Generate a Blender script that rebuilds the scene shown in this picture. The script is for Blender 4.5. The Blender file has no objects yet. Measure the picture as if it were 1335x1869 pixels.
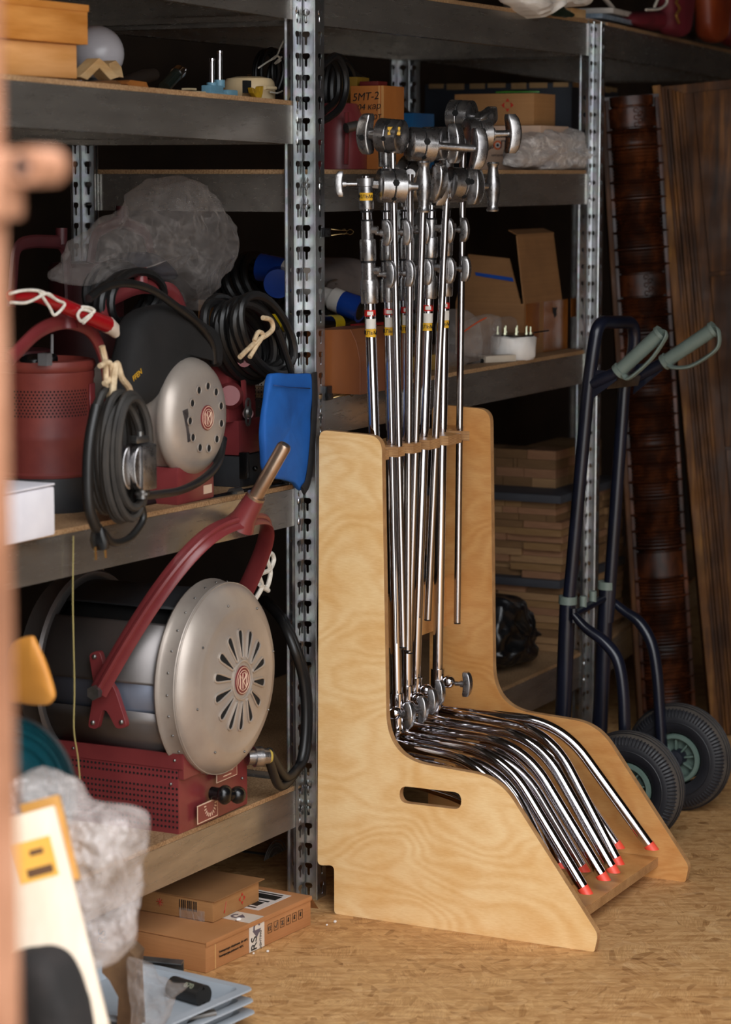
import bpy, bmesh, math, random
from mathutils import Vector, Matrix, Euler, noise
R = math.radians
PI = math.pi
SC = bpy.context.scene
COL = SC.collection
rnd = random.Random(7)

# ---------------------------------------------------------------- camera
CAM_H, YAW, PITCH, FPX = 1.65, R(26.6), math.atan(619 / 4570), 4570.0
cam_data = bpy.data.cameras.new('camera')
cam = bpy.data.objects.new('camera', cam_data)
COL.objects.link(cam)
cam.location = (0, 0, CAM_H)
cam.rotation_euler = (PI / 2 - PITCH, 0, YAW - PI / 2)
cam_data.sensor_fit = 'HORIZONTAL'
cam_data.sensor_width = 36
cam_data.lens = 36 * FPX / 1335
cam_data.clip_start = 0.05
cam_data.dof.use_dof = True
cam_data.dof.focus_distance = 5.65
cam_data.dof.aperture_fstop = 5.2
SC.camera = cam

# ---------------------------------------------------------------- light
W = bpy.data.worlds.new('world')
SC.world = W
W.use_nodes = True
wn = W.node_tree
bg = wn.nodes['Background']
# overcast sky, brighter overhead than at the horizon
wtc = wn.nodes.new('ShaderNodeTexCoord')
wsp = wn.nodes.new('ShaderNodeSeparateXYZ')
wrp = wn.nodes.new('ShaderNodeMapRange')
wn.links.new(wtc.outputs['Generated'], wsp.inputs[0])
wn.links.new(wsp.outputs['Z'], wrp.inputs['Value'])
wrp.inputs['To Min'].default_value = 2.2
wrp.inputs['To Max'].default_value = 6.0
wn.links.new(wrp.outputs[0], bg.inputs['Strength'])
bg.inputs['Color'].default_value = (0.95, 0.97, 1.0, 1)
for nm, loc, rot, sx, sy in (('doorway_portal', (1.62, -1.18, 1.5), (PI / 2, 0, -PI / 2), 4.64, 3.0), ('added_gap_portal', (2.5, .15, 2.98), (0, 0, 0), 1.78, 7.3)):  # second portal sits in a ceiling gap added to light the floor
    portal = bpy.data.lights.new(nm, 'AREA')
    portal.shape = 'RECTANGLE'
    portal.size, portal.size_y = sx, sy
    portal.cycles.is_portal = True
    po = bpy.data.objects.new(nm, portal)
    COL.objects.link(po)
    po.location = loc
    po.rotation_euler = rot
SC.view_settings.view_transform = 'Standard'
SC.view_settings.look = 'None'
SC.view_settings.exposure = 0.42
SC.view_settings.gamma = 1.0
SC.view_settings.use_curve_mapping = False
SC.cycles.max_bounces = 10
SC.cycles.diffuse_bounces = 4
SC.cycles.glossy_bounces = 6
SC.cycles.transparent_max_bounces = 16
SC.cycles.transmission_bounces = 8
SC.cycles.sample_clamp_indirect = 8
SC.cycles.caustics_reflective = False
SC.cycles.caustics_refractive = False

def at(x, y, X=None, Y=None, Z=None):
    """world point on the plane X=, Y= or Z= that the photograph shows at pixel (x, y)"""
    r, d = x - 667.5, y - 934.5
    h = FPX * math.cos(PITCH) - d * math.sin(PITCH)
    z = -FPX * math.sin(PITCH) - d * math.cos(PITCH)
    a, b = h * math.cos(YAW) + r * math.sin(YAW), h * math.sin(YAW) - r * math.cos(YAW)
    t = X / a if X is not None else Y / b if Y is not None else (Z - CAM_H) / z
    return Vector((a * t, b * t, CAM_H + z * t))

# ---------------------------------------------------------------- materials
def lin(c):
    if isinstance(c, str):
        c = tuple(int(c[i:i + 2], 16) / 255 for i in (0, 2, 4))
        return tuple(x / 12.92 if x <= .04045 else ((x + .055) / 1.055) ** 2.4 for x in c)
    return c
class N:
    """a small helper around one material's node tree"""
    def __init__(s, name):
        s.m = bpy.data.materials.new(name)
        s.m.use_nodes = True
        s.t = s.m.node_tree
        s.b = s.t.nodes['Principled BSDF']
        s.co = s.t.nodes.new('ShaderNodeTexCoord').outputs['Object']
    def n(s, kind, **kw):
        nd = s.t.nodes.new('ShaderNode' + kind)
        for k, v in kw.items():
            if k in nd.inputs.keys():
                s.set(nd.inputs[k], v)
            else:
                setattr(nd, k, v)
        return nd
    def set(s, inp, v):
        if isinstance(v, bpy.types.NodeSocket):
            s.t.links.new(v, inp)
        else:
            inp.default_value = v
    def map(s, scale=(1, 1, 1), rot=(0, 0, 0), src=None):
        m = s.n('Mapping')
        s.t.links.new(src or s.co, m.inputs['Vector'])
        m.inputs['Scale'].default_value = scale
        m.inputs['Rotation'].default_value = rot
        return m.outputs[0]
    def noise(s, scale, detail=4, vec=None, rough=.55, dist=0):
        nd = s.n('TexNoise')
        s.t.links.new(vec or s.co, nd.inputs['Vector'])
        nd.inputs['Scale'].default_value = scale
        nd.inputs['Detail'].default_value = detail
        nd.inputs['Roughness'].default_value = rough
        nd.inputs['Distortion'].default_value = dist
        return nd.outputs['Fac']
    def ramp(s, fac, stops):
        nd = s.n('ValToRGB')
        s.t.links.new(fac, nd.inputs[0])
        el = nd.color_ramp.elements
        while len(el) < len(stops):
            el.new(.5)
        for e, (p, c) in zip(el, stops):
            e.position = p
            c = lin(c)
            e.color = (*c[:3], 1) if isinstance(c, tuple) else (c, c, c, 1)
        return nd.outputs[0]
    def mix(s, fac, a, b, mode='MIX'):
        nd = s.n('MixRGB', blend_type=mode)
        for i, v in enumerate((fac, a, b)):
            if isinstance(v, bpy.types.NodeSocket):
                s.t.links.new(v, nd.inputs[i])
            elif i == 0:
                nd.inputs[0].default_value = v
            else:
                nd.inputs[i].default_value = (*lin(v)[:3], 1)
        return nd.outputs[0]
    def math(s, op, a, b=0.0):
        nd = s.n('Math', operation=op)
        for i, v in enumerate((a, b)):
            if isinstance(v, bpy.types.NodeSocket):
                s.t.links.new(v, nd.inputs[i])
            else:
                nd.inputs[i].default_value = v
        return nd.outputs[0]
    def bump(s, h, strength=.3, dist=.002):
        nd = s.n('Bump')
        nd.inputs['Strength'].default_value = strength
        nd.inputs['Distance'].default_value = dist
        s.t.links.new(h, nd.inputs['Height'])
        s.t.links.new(nd.outputs[0], s.b.inputs['Normal'])
    def put(s, **kw):
        for k, v in kw.items():
            key = {'color': 'Base Color', 'rough': 'Roughness', 'metal': 'Metallic', 'alpha': 'Alpha', 'coat': 'Coat Weight',
                   'trans': 'Transmission Weight', 'sheen': 'Sheen Weight', 'spec': 'Specular IOR Level', 'ior': 'IOR', 'sss': 'Subsurface Weight'}[k]
            if k == 'color' and not isinstance(v, bpy.types.NodeSocket):
                v = (*lin(v)[:3], 1)
            s.set(s.b.inputs[key], v)
        return s.m

MATS = {}
def mat(name, c1, c2=None, scale=8, rough=.5, metal=0, bump=0, bscale=120, stretch=(1, 1, 1), lo=.35, hi=.65, rvar=0, **kw):
    if name in MATS:
        return MATS[name]
    k = N(name)
    if c2:
        v = k.map(stretch)
        f = k.noise(scale, 5, v)
        col = k.ramp(f, [(lo, c1), (hi, c2)])
    else:
        col = c1
    if rvar:
        r = k.ramp(k.noise(scale * 2.3, 3), [(.3, (max(0, rough - rvar),) * 3), (.7, (rough + rvar,) * 3)])
    else:
        r = rough
    k.put(color=col, rough=r, metal=metal, **kw)
    if bump:
        k.bump(k.noise(bscale, 3, k.map(stretch)), bump, .001)
    MATS[name] = k.m
    return k.m

# ---------------------------------------------------------------- mesh building
WM = {}
def wm(o):
    return WM.get(o.name, Matrix()) if o else Matrix()
def frame(loc, x=None, z=None):
    """rigid frame at loc whose local z follows z and local x lies close to x"""
    z = Vector(z or (0, 0, 1)).normalized()
    x = Vector(x) if x is not None else (Vector((1, 0, 0)) if abs(z.x) < .9 else Vector((0, 1, 0)))
    y = z.cross(x).normalized()
    x = y.cross(z)
    m = Matrix((x, y, z)).transposed().to_4x4()
    m.translation = Vector(loc)
    return m
class MB:
    def __init__(s, F=None):
        s.bm = bmesh.new()
        s.F = F or Matrix()
    def v(s, p):
        return s.bm.verts.new(s.F @ Vector(p))
    def f(s, vs):
        try:
            return s.bm.faces.new(vs)
        except ValueError:
            return None
    def box(s, x0, x1, y0, y1, z0, z1, bev=0, M=None):
        M = M or Matrix()
        vs = [s.v(M @ Vector((x, y, z))) for z in (z0, z1) for y in (y0, y1) for x in (x0, x1)]
        fs = [s.f([vs[i] for i in q]) for q in ((0, 2, 3, 1), (4, 5, 7, 6), (0, 1, 5, 4), (2, 6, 7, 3), (0, 4, 6, 2), (1, 3, 7, 5))]
        if bev:
            es = list({e for fc in fs if fc for e in fc.edges})
            bmesh.ops.bevel(s.bm, geom=es, offset=bev, segments=2, affect='EDGES', profile=.6)
        return s
    def rings(s, rings, closed=False, cap=True):
        vr = [[s.v(p) for p in r] for r in rings]
        m = len(vr)
        for i in range(m if closed else m - 1):
            a, b = vr[i], vr[(i + 1) % m]
            n = len(a)
            for j in range(n):
                s.f([a[j], a[(j + 1) % n], b[(j + 1) % n], b[j]])
        if cap and not closed:
            s.f(vr[0][::-1])
            s.f(vr[-1])
        return s
    def tube(s, pts, r, n=10, closed=False, cap=True, flat=1.0, up=None):
        pts = [Vector(p) for p in pts]
        m = len(pts)
        rr = r if isinstance(r, (list, tuple)) else [r] * m
        tang = []
        for i in range(m):
            a = pts[(i - 1) % m] if closed or i else pts[0]
            b = pts[(i + 1) % m] if closed or i < m - 1 else pts[-1]
            tang.append((b - a).normalized())
        u = Vector(up) if up else (Vector((0, 0, 1)) if abs(tang[0].z) < .9 else Vector((1, 0, 0)))
        rings = []
        for p, t, q in zip(pts, tang, rr):
            u = (u - t * u.dot(t)).normalized()
            w = t.cross(u)
            rings.append([p + u * (math.cos(2 * PI * k / n) * q * flat) + w * (math.sin(2 * PI * k / n) * q) for k in range(n)])
        return s.rings(rings, closed, cap)
    def cyl(s, a, b, r, r2=None, n=16, cap=True):
        return s.tube([a, b], [r, r if r2 is None else r2], n, cap=cap)
    def lathe(s, prof, n=32, M=None, cap=True):
        M = M or Matrix()
        return s.rings([[M @ Vector((r * math.cos(2 * PI * k / n), r * math.sin(2 * PI * k / n), z)) for k in range(n)] for r, z in prof], cap=cap)
    def prism(s, poly, h0, h1, M=None):
        M = M or Matrix()
        return s.rings([[M @ Vector((x, y, h)) for x, y in poly] for h in (h0, h1)])
    def plate(s, outer, holes, h0, h1, M=None):
        """flat polygon with holes, with thickness"""
        M = M or Matrix()
        t = bmesh.new()
        for loop in [outer] + list(holes):
            vs = [t.verts.new((x, y, 0)) for x, y in loop]
            for i in range(len(vs)):
                t.edges.new((vs[i], vs[(i + 1) % len(vs)]))
        bmesh.ops.triangle_fill(t, edges=t.edges[:], use_beauty=True)
        t.verts.index_update()
        cs = [v.co.copy() for v in t.verts]
        a = [s.v(M @ Vector((c.x, c.y, h0))) for c in cs]
        b = [s.v(M @ Vector((c.x, c.y, h1))) for c in cs]
        flip = sum(((f.verts[1].co - f.verts[0].co).cross(f.verts[2].co - f.verts[0].co)).z for f in t.faces) < 0
        for f in t.faces:
            ids = [v.index for v in f.verts]
            if flip:
                ids = ids[::-1]
            s.f([a[i] for i in ids[::-1]])
            s.f([b[i] for i in ids])
        k = 0
        for loop in [outer] + list(holes):
            n = len(loop)
            for i in range(n):
                s.f([a[k + i], a[k + (i + 1) % n], b[k + (i + 1) % n], b[k + i]])
            k += n
        t.free()
        return s
    def ball(s, c, r, n=16, m=10, M=None):
        r = (r, r, r) if not isinstance(r, (tuple, list)) else r
        M = M or Matrix()
        c = Vector(c)
        rg = []
        for i in range(1, m):
            th = PI * i / m
            rg.append([M @ (c + Vector((r[0] * math.sin(th) * math.cos(2 * PI * k / n), r[1] * math.sin(th) * math.sin(2 * PI * k / n), -r[2] * math.cos(th)))) for k in range(n)])
        return s.rings(rg)
    def grid(s, P, closed=False):
        vs = [[s.v(p) for p in row] for row in P]
        for i in range(len(vs) - 1):
            m = len(vs[i])
            for j in range(m if closed else m - 1):
                s.f([vs[i][j], vs[i][(j + 1) % m], vs[i + 1][(j + 1) % m], vs[i + 1][j]])
        return s
    def jitter(s, amp, freq=8, seed=0, pin=None):
        for v in s.bm.verts:
            k = pin(v.co) if pin else 1
            v.co += noise.noise_vector(v.co * freq + Vector((seed, seed * 1.7, 0))) * amp * k
        return s
    def crumple(s, amp, freq, seed=0, n=None):
        """sharp creases, as in crushed film or paper"""
        cs = [v.co.copy() for v in s.bm.verts]
        c = sum(cs, Vector()) / len(cs)
        for v, q in zip(s.bm.verts, cs):
            d = (q - c).normalized()
            if n is not None:
                d = (d + Vector(n).normalized() * (1.2 if d.dot(Vector(n)) > 0 else -1.2)).normalized()
            o = Vector((seed * 3.1, seed * 1.7, seed))
            w = 0
            for k, a in ((1, 1), (2.3, .45)):
                ds, _ = noise.voronoi(q * freq * k + o + noise.noise_vector(q * freq * .8) * .5)
                w += a * (.45 - min(1, ds[1] - ds[0]))
            v.co = q + d * (amp * w)
        return s
    def build(s, name, m, parent=None, smooth=True, solid=0, sub=0, bev=0, angle=38, label=None):
        bm = s.bm
        bmesh.ops.recalc_face_normals(bm, faces=bm.faces[:])
        if parent is None:
            xs = [v.co for v in bm.verts]
            lo = Vector([min(c[i] for c in xs) for i in range(3)])
            hi = Vector([max(c[i] for c in xs) for i in range(3)])
            o0 = Vector(((lo.x + hi.x) / 2, (lo.y + hi.y) / 2, lo.z))
            P = Matrix.Translation(o0)
        else:
            P = wm(parent)
        bm.transform(P.inverted())
        me = bpy.data.meshes.new(name)
        bm.to_mesh(me)
        bm.free()
        if smooth:
            me.shade_smooth()
            me.set_sharp_from_angle(angle=R(angle))
        for q in (m if isinstance(m, (list, tuple)) else [m]):
            me.materials.append(q)
        o = bpy.data.objects.new(name, me)
        COL.objects.link(o)
        if parent is None:
            o.location = P.translation
        else:
            o.parent = parent
        WM[o.name] = P
        if solid:
            q = o.modifiers.new('thick', 'SOLIDIFY'); q.thickness = solid; q.offset = 0
        if bev:
            q = o.modifiers.new('bevel', 'BEVEL'); q.width = bev; q.segments = 2; q.limit_method = 'ANGLE'; q.angle_limit = R(35)
        if sub:
            q = o.modifiers.new('sub', 'SUBSURF'); q.levels = sub; q.render_levels = sub
        if label:
            o['label'] = label
        return o
def tag(o, label, cat, group=None, kind=None):
    o['label'] = label
    o['category'] = cat
    if group:
        o['group'] = group
    if kind:
        o['kind'] = kind
    return o
def thing(name, label, cat, loc=(0, 0, 0), group=None, M=None):
    o = bpy.data.objects.new(name, None)
    COL.objects.link(o)
    M = M or Matrix.Translation(Vector(loc))
    o.matrix_basis = M
    o.empty_display_size = .05
    WM[o.name] = M.copy()
    return tag(o, label, cat, group)
def struct(o):
    o['kind'] = 'structure'
    return o
def copy_thing(src, M, label, group=None):
    def rec(o, par):
        c = o.copy()
        COL.objects.link(c)
        if par:
            c.parent = par
        for ch in kids.get(o.name, []):
            rec(ch, c)
        return c
    kids = {}
    for o in COL.objects:
        if o.parent:
            kids.setdefault(o.parent.name, []).append(o)
    c = rec(src, None)
    c.matrix_basis = M
    WM[c.name] = M.copy()
    c['label'] = label
    if group:
        c['group'] = group
    return c
def text(s, size, M, m, parent=None, name='lettering', align='CENTER', shear=0, ext=.0004, xs=1.0):
    cu = bpy.data.curves.new(name, 'FONT')
    cu.body = s
    cu.size = size
    cu.align_x = align
    cu.align_y = 'CENTER'
    cu.shear = shear
    cu.extrude = ext
    cu.resolution_u = 3
    cu.space_line = .85
    t = bpy.data.objects.new(name, cu)
    COL.objects.link(t)
    me = bpy.data.meshes.new_from_object(t)
    bpy.data.objects.remove(t)
    me.name = name
    me.transform(wm(parent).inverted() @ M @ Matrix.Diagonal((xs, 1, 1, 1)))
    me.materials.clear()
    me.materials.append(m)
    o = bpy.data.objects.new(name, me)
    COL.objects.link(o)
    o.parent = parent
    WM[o.name] = wm(parent)
    return o
def rpoly(pts, seg=6):
    """polygon with rounded corners: (x, y, radius)"""
    out, n = [], len(pts)
    for i in range(n):
        p = Vector(pts[i][:2]); a = Vector(pts[i - 1][:2]); b = Vector(pts[(i + 1) % n][:2])
        r = pts[i][2] if len(pts[i]) > 2 else 0
        u, w = (a - p), (b - p)
        ang = u.angle(w)
        if r <= 0 or abs(ang - PI) < .02:
            out.append(tuple(p)); continue
        d = min(r / math.tan(ang / 2), u.length * .49, w.length * .49)
        p0, p2 = p + u.normalized() * d, p + w.normalized() * d
        k = seg if r < .06 else seg * 2
        for j in range(k + 1):
            t = j / k
            q = p0 * (1 - t) ** 2 + p * 2 * t * (1 - t) + p2 * t * t
            q2 = p0.lerp(p2, t)
            out.append(tuple(q))
    return out
def circ(cx, cy, r, n=12, ry=None, a0=0):
    return [(cx + r * math.cos(a0 + 2 * PI * i / n), cy + (ry or r) * math.sin(a0 + 2 * PI * i / n)) for i in range(n)]
def spline(pts, k=8, closed=False):
    P = [Vector(p) for p in pts]
    n = len(P)
    out = []
    rng = range(n) if closed else range(n - 1)
    for i in rng:
        p1, p2 = P[i], P[(i + 1) % n]
        p0 = P[i - 1] if closed or i else p1 * 2 - p2
        p3 = P[(i + 2) % n] if closed or i < n - 2 else p2 * 2 - p1
        for j in range(k):
            t = j / k
            out.append(.5 * ((2 * p1) + (p2 - p0) * t + (2 * p0 - 5 * p1 + 4 * p2 - p3) * t * t + (3 * p1 - p0 - 3 * p2 + p3) * t ** 3))
    if not closed:
        out.append(P[-1])
    return out
def bend(pts, r, k=8):
    """3-D polyline with its inner corners rounded"""
    P = [Vector(p) for p in pts]
    out = [P[0]]
    for i in range(1, len(P) - 1):
        a, p, b = P[i - 1], P[i], P[i + 1]
        d = min(r, (a - p).length * .49, (b - p).length * .49)
        p0, p2 = p + (a - p).normalized() * d, p + (b - p).normalized() * d
        for j in range(k + 1):
            t = j / k
            out.append(p0 * (1 - t) ** 2 + p * 2 * t * (1 - t) + p2 * t * t)
    out.append(P[-1])
    return out
# ---------------------------------------------------------------- surface materials
def osb_material():
    k = N('osb_board')
    cell = k.n('TexVoronoi'); k.set(cell.inputs['Vector'], k.co); cell.inputs['Scale'].default_value = 17
    rot = k.n('VectorRotate', rotation_type='Z_AXIS')
    k.set(rot.inputs['Vector'], k.co)
    sep = k.n('SeparateColor'); k.set(sep.inputs[0], cell.outputs['Color'])
    k.set(rot.inputs['Angle'], k.math('MULTIPLY', sep.outputs[0], 3.14))
    v = k.map((15, 62, 1), src=rot.outputs[0])
    fl = k.n('TexVoronoi'); k.set(fl.inputs['Vector'], v); fl.inputs['Scale'].default_value = 1.0
    s2 = k.n('SeparateColor'); k.set(s2.inputs[0], fl.outputs['Color'])
    col = k.ramp(s2.outputs[1], [(.0, '8a5e34'), (.05, 'b08250'), (.13, 'd0a36e'), (.6, 'd8ab74'), (.93, 'deb27c'), (1, 'e6bf8e')])
    f2 = k.n('TexVoronoi'); k.set(f2.inputs['Vector'], k.map((60, 26, 1), (0, 0, .7), src=rot.outputs[0])); f2.inputs['Scale'].default_value = 1.0
    s3 = k.n('SeparateColor'); k.set(s3.inputs[0], f2.outputs['Color'])
    col = k.mix(.5, col, k.ramp(s3.outputs[0], [(.0, '8a5e34'), (.07, 'bf915c'), (.6, 'd8ab74'), (1, 'e2b882')]))
    grain = k.noise(1, 4, k.map((30, 420, 1), src=rot.outputs[0]))
    col = k.mix(.42, col, k.ramp(grain, [(.32, 'a08058'), (.62, 'ffffff')]), 'MULTIPLY')
    vr = k.n('VectorRotate', rotation_type='Z_AXIS'); k.set(vr.inputs['Vector'], k.co); vr.inputs['Angle'].default_value = 1.1
    str_ = k.noise(1, 4, k.map((9, 55, 1), src=vr.outputs[0]), .55)
    col = k.mix(.4, col, k.ramp(str_, [(.36, 'b5936a'), (.56, 'ffffff')]), 'MULTIPLY')
    col = k.mix(.55, col, k.ramp(k.noise(2.2, 4), [(.3, 'e6d8c2'), (.7, 'ffffff')]), 'MULTIPLY')
    k.put(color=col, rough=.62, spec=.4)
    k.bump(k.math('ADD', s2.outputs[2], k.math('MULTIPLY', grain, .5)), .12, .001)
    return k.m
def ply_face(name, dark, light, warm=0.0):
    k = N(name)
    v = k.map((1, 1.1, 2.3))
    big = k.noise(2.6, 2, v, .4, .3)
    sep = k.n('SeparateXYZ'); k.set(sep.inputs[0], k.co)
    ph = k.math('ADD', k.math('MULTIPLY', big, 84), k.math('MULTIPLY', sep.outputs[2], 70))
    ring = k.math('SINE', ph)
    fine = k.noise(60, 3, k.map((1, 1, 7)))
    a = k.ramp(k.math('ADD', k.math('MULTIPLY', ring, .08), k.math('ADD', .25, k.math('MULTIPLY', fine, .4))), [(.15, dark), (.6, light)])
    blotch = k.ramp(k.noise(7, 3, k.map((1, 1, 1.6))), [(.35, 'ead0a2'), (.65, 'ffffff')])
    a = k.mix(.5, a, blotch, 'MULTIPLY')
    k.put(color=a, rough=.38, spec=.45)
    return k.m
def ply_edge(axis=0, pitch=.0026):
    k = N('plywood_edge')
    sep = k.n('SeparateXYZ'); k.set(sep.inputs[0], k.co)
    w = k.math('SINE', k.math('MULTIPLY', sep.outputs[axis], 2 * PI / pitch / 1.0))
    col = k.ramp(k.math('ADD', k.math('MULTIPLY', w, .35), k.noise(30, 3)), [(.2, '7a4f2a'), (.75, 'c79a68')])
    k.put(color=col, rough=.6)
    return k.m
def particle_board():
    k = N('particle_board')
    n1 = k.noise(220, 3)
    col = k.ramp(n1, [(.3, '7c5c3a'), (.5, 'a98560'), (.7, 'c4a57e')])
    col = k.mix(.6, col, k.ramp(k.noise(5, 4), [(.3, 'a39279'), (.7, 'ffffff')]), 'MULTIPLY')
    k.put(color=col, rough=.7)
    return k.m
def beam_metal():
    k = N('shelf_beam_steel')
    n1 = k.noise(5, 6, k.map((1, 6, 6)), .65)
    n2 = k.noise(60, 4, k.map((.25, 1, 3)), .7)
    col = k.ramp(n1, [(.3, '8a847d'), (.7, 'a7a199')])
    k.put(color=col, metal=.78, rough=k.ramp(n2, [(.35, (.22,) * 3), (.7, (.29,) * 3)]))
    return k.m
def galvanised():
    k = N('galvanised_steel')
    vo = k.n('TexVoronoi'); k.set(vo.inputs['Vector'], k.co); vo.inputs['Scale'].default_value = 60
    col = k.mix(.25, k.ramp(k.noise(9, 4), [(.3, '8e959a'), (.7, 'c3c8ca')]), vo.outputs['Color'], 'SOFT_LIGHT')
    hsv = k.n('HueSaturation'); k.set(hsv.inputs['Color'], col); hsv.inputs['Saturation'].default_value = .35
    k.put(color=hsv.outputs[0], metal=.95, rough=.27)
    return k.m
M_OSB = osb_material()
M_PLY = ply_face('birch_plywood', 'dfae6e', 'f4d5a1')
M_PLYIN = ply_face('birch_plywood_shaded', 'bd8047', 'd4a166')  # same birch, darkened: shade on inner and far faces put into the colour
M_PEDGE = ply_edge(0)
M_PEDGEZ = ply_edge(2)
M_CHIP = particle_board()
M_BEAM = beam_metal()
M_GALV = galvanised()
M_DARK = mat('dark_wall_boards', '2a1f16', '3a2c20', 4, .8)
M_CONC = mat('pale_bounce_concrete', 'aaa7a1', 'bdbab4', 3, .85)
M_CEIL = mat('dark_ceiling_paint', '25211d', '332d27', 2, .8)

# ---------------------------------------------------------------- the room
struct(MB().box(3.3, 11, -3.6, 3.9, -.05, 0).build('floor', M_OSB, smooth=False))
struct(MB().box(-14, 3.298, -12, 9, -.12, -.004).build('ground', M_CONC, smooth=False))  # unseen pale slab, brought in near to whiten chrome reflections and add upward fill
struct(MB().box(1.6, 11, 3.8, 3.9, 0, 3.0).build('wall_back', M_DARK, smooth=False))
struct(MB().box(10.9, 11, -3.6, 3.9, 0, 3.0).build('wall_end', M_DARK, smooth=False))
struct(MB().box(1.6, 11, -3.6, -3.5, 0, 3.0).build('wall_right', M_DARK, smooth=False))
struct(MB().box(3.4, 11, -3.6, 3.9, 3.0, 3.1).box(1.5, 3.4, 1.9, 3.9, 3.0, 3.1).build('ceiling', M_CEIL, smooth=False))  # unseen; front strip left open for sky, second slab added to darken left rack
struct(MB().box(1.5, 1.6, 1.2, 3.9, 0, 3.0).build('wall_front', M_DARK, smooth=False))
# rusty steel door frame, close to the camera
k = N('rusty_steel')
rc = k.ramp(k.noise(9, 6, k.map((1, 1, .35)), .7), [(.25, '40261a'), (.45, '7a4e33'), (.6, '97694e'), (.8, 'a5806b')])
k.put(color=rc, rough=.75, metal=.1)
k.bump(k.noise(60, 4), .4, .002)
M_RUST = k.m
dj = struct(MB().box(1.56, 1.60, 1.108, 1.2, -.02, 3.0, .004).build('door_1', M_RUST, smooth=False))
hp = MB()
for (cx, cz, rr, ly) in ((0, 0, .013, .036),):
    hp.cyl((1.575, 1.072, 1.655), (1.61, 1.072, 1.655), .0135, n=20)
    hp.box(1.575, 1.605, 1.072, 1.115, 1.643, 1.667, .003)
hg = hp.build('hinge', M_RUST, dj)
MB().cyl((1.570, 1.072, 1.655), (1.576, 1.072, 1.655), .005, n=14).build('hinge_pin', mat('dark_rust', '3c2218'), hg)
MB().box(1.565, 1.60, 1.092, 1.110, 1.616, 1.665, .004).build('hinge_plate', M_RUST, dj, smooth=False)

# ---------------------------------------------------------------- shelving racks
PITCH_H = .0468
def keyhole(cx, z0):
    a = [(0, .0225), (.006, .0225), (.0092, .0195), (.0098, .0165), (.0088, .0128), (.0065, .0108), (.0035, .0098), (.0033, -.004), (.0022, -.0065), (0, -.0072)]
    return [(cx + x, z0 + .0234 - .008 + y) for x, y in a], [(cx - x, z0 + .0234 - .008 + y) for x, y in a]
def flange(mb, w, H, M, solid=()):
    n = int(H / PITCH_H)
    c = w * .52
    for i in range(n):
        z0, z1 = i * PITCH_H, (i + 1) * PITCH_H
        rt, lf = keyhole(c, z0)
        V = lambda p: mb.v(M @ Vector((p[0], 0, p[1])))
        mb.f([V(p) for p in [(0, z1), (0, z0), (c, z0)] + lf[::-1] + [(c, z1)]])
        mb.f([V(p) for p in [(w, z0), (w, z1), (c, z1)] + rt + [(c, z0)]])
def upright(parent, x, y, sx, sy, H, M0=None, w=.042):
    """corner post: one flange runs along sx*X, the other along sy*Y, from the corner (x, y)"""
    M0 = M0 or Matrix()
    T = M0 @ Matrix.Translation((x, y, 0))
    A = T @ Matrix.Diagonal((sx, 1, 1, 1))
    B = T @ Matrix.Rotation(PI / 2, 4, 'Z') @ Matrix.Diagonal((sy, 1, 1, 1))
    mb = MB()
    flange(mb, w, H, A)
    flange(mb, w, H, B)
    bmesh.ops.remove_doubles(mb.bm, verts=mb.bm.verts[:], dist=1e-5)
    o = mb.build('upright', M_GALV, parent, smooth=False, solid=.0016)
    lip = MB(T)
    lip.box(sx * w, sx * (w - .0025), 0, sy * .006, 0, H)
    lip.box(0, sx * .006, sy * w, sy * (w - .0025), 0, H)
    lip.tube([(sx * .0012, sy * .0012, 0), (sx * .0012, sy * .0012, H)], .0024, 8)
    lip.build('upright_lip', M_GALV, o)
    return o
def rivets(parent, pts, M0=None):
    mb = MB(M0 or Matrix())
    for (x, y, z, ax) in pts:
        mb.ball((x, y, z), (.0065, .002, .0075) if ax == 'Y' else (.002, .0065, .0075), 10, 6)
        mb.ball((x, y, z - .015), (.0035, .0022, .0075) if ax == 'Y' else (.0022, .0035, .0075), 8, 6)
    return mb.build('rivet', M_GALV, parent)
M_BOARD_EDGE = M_CHIP
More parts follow.
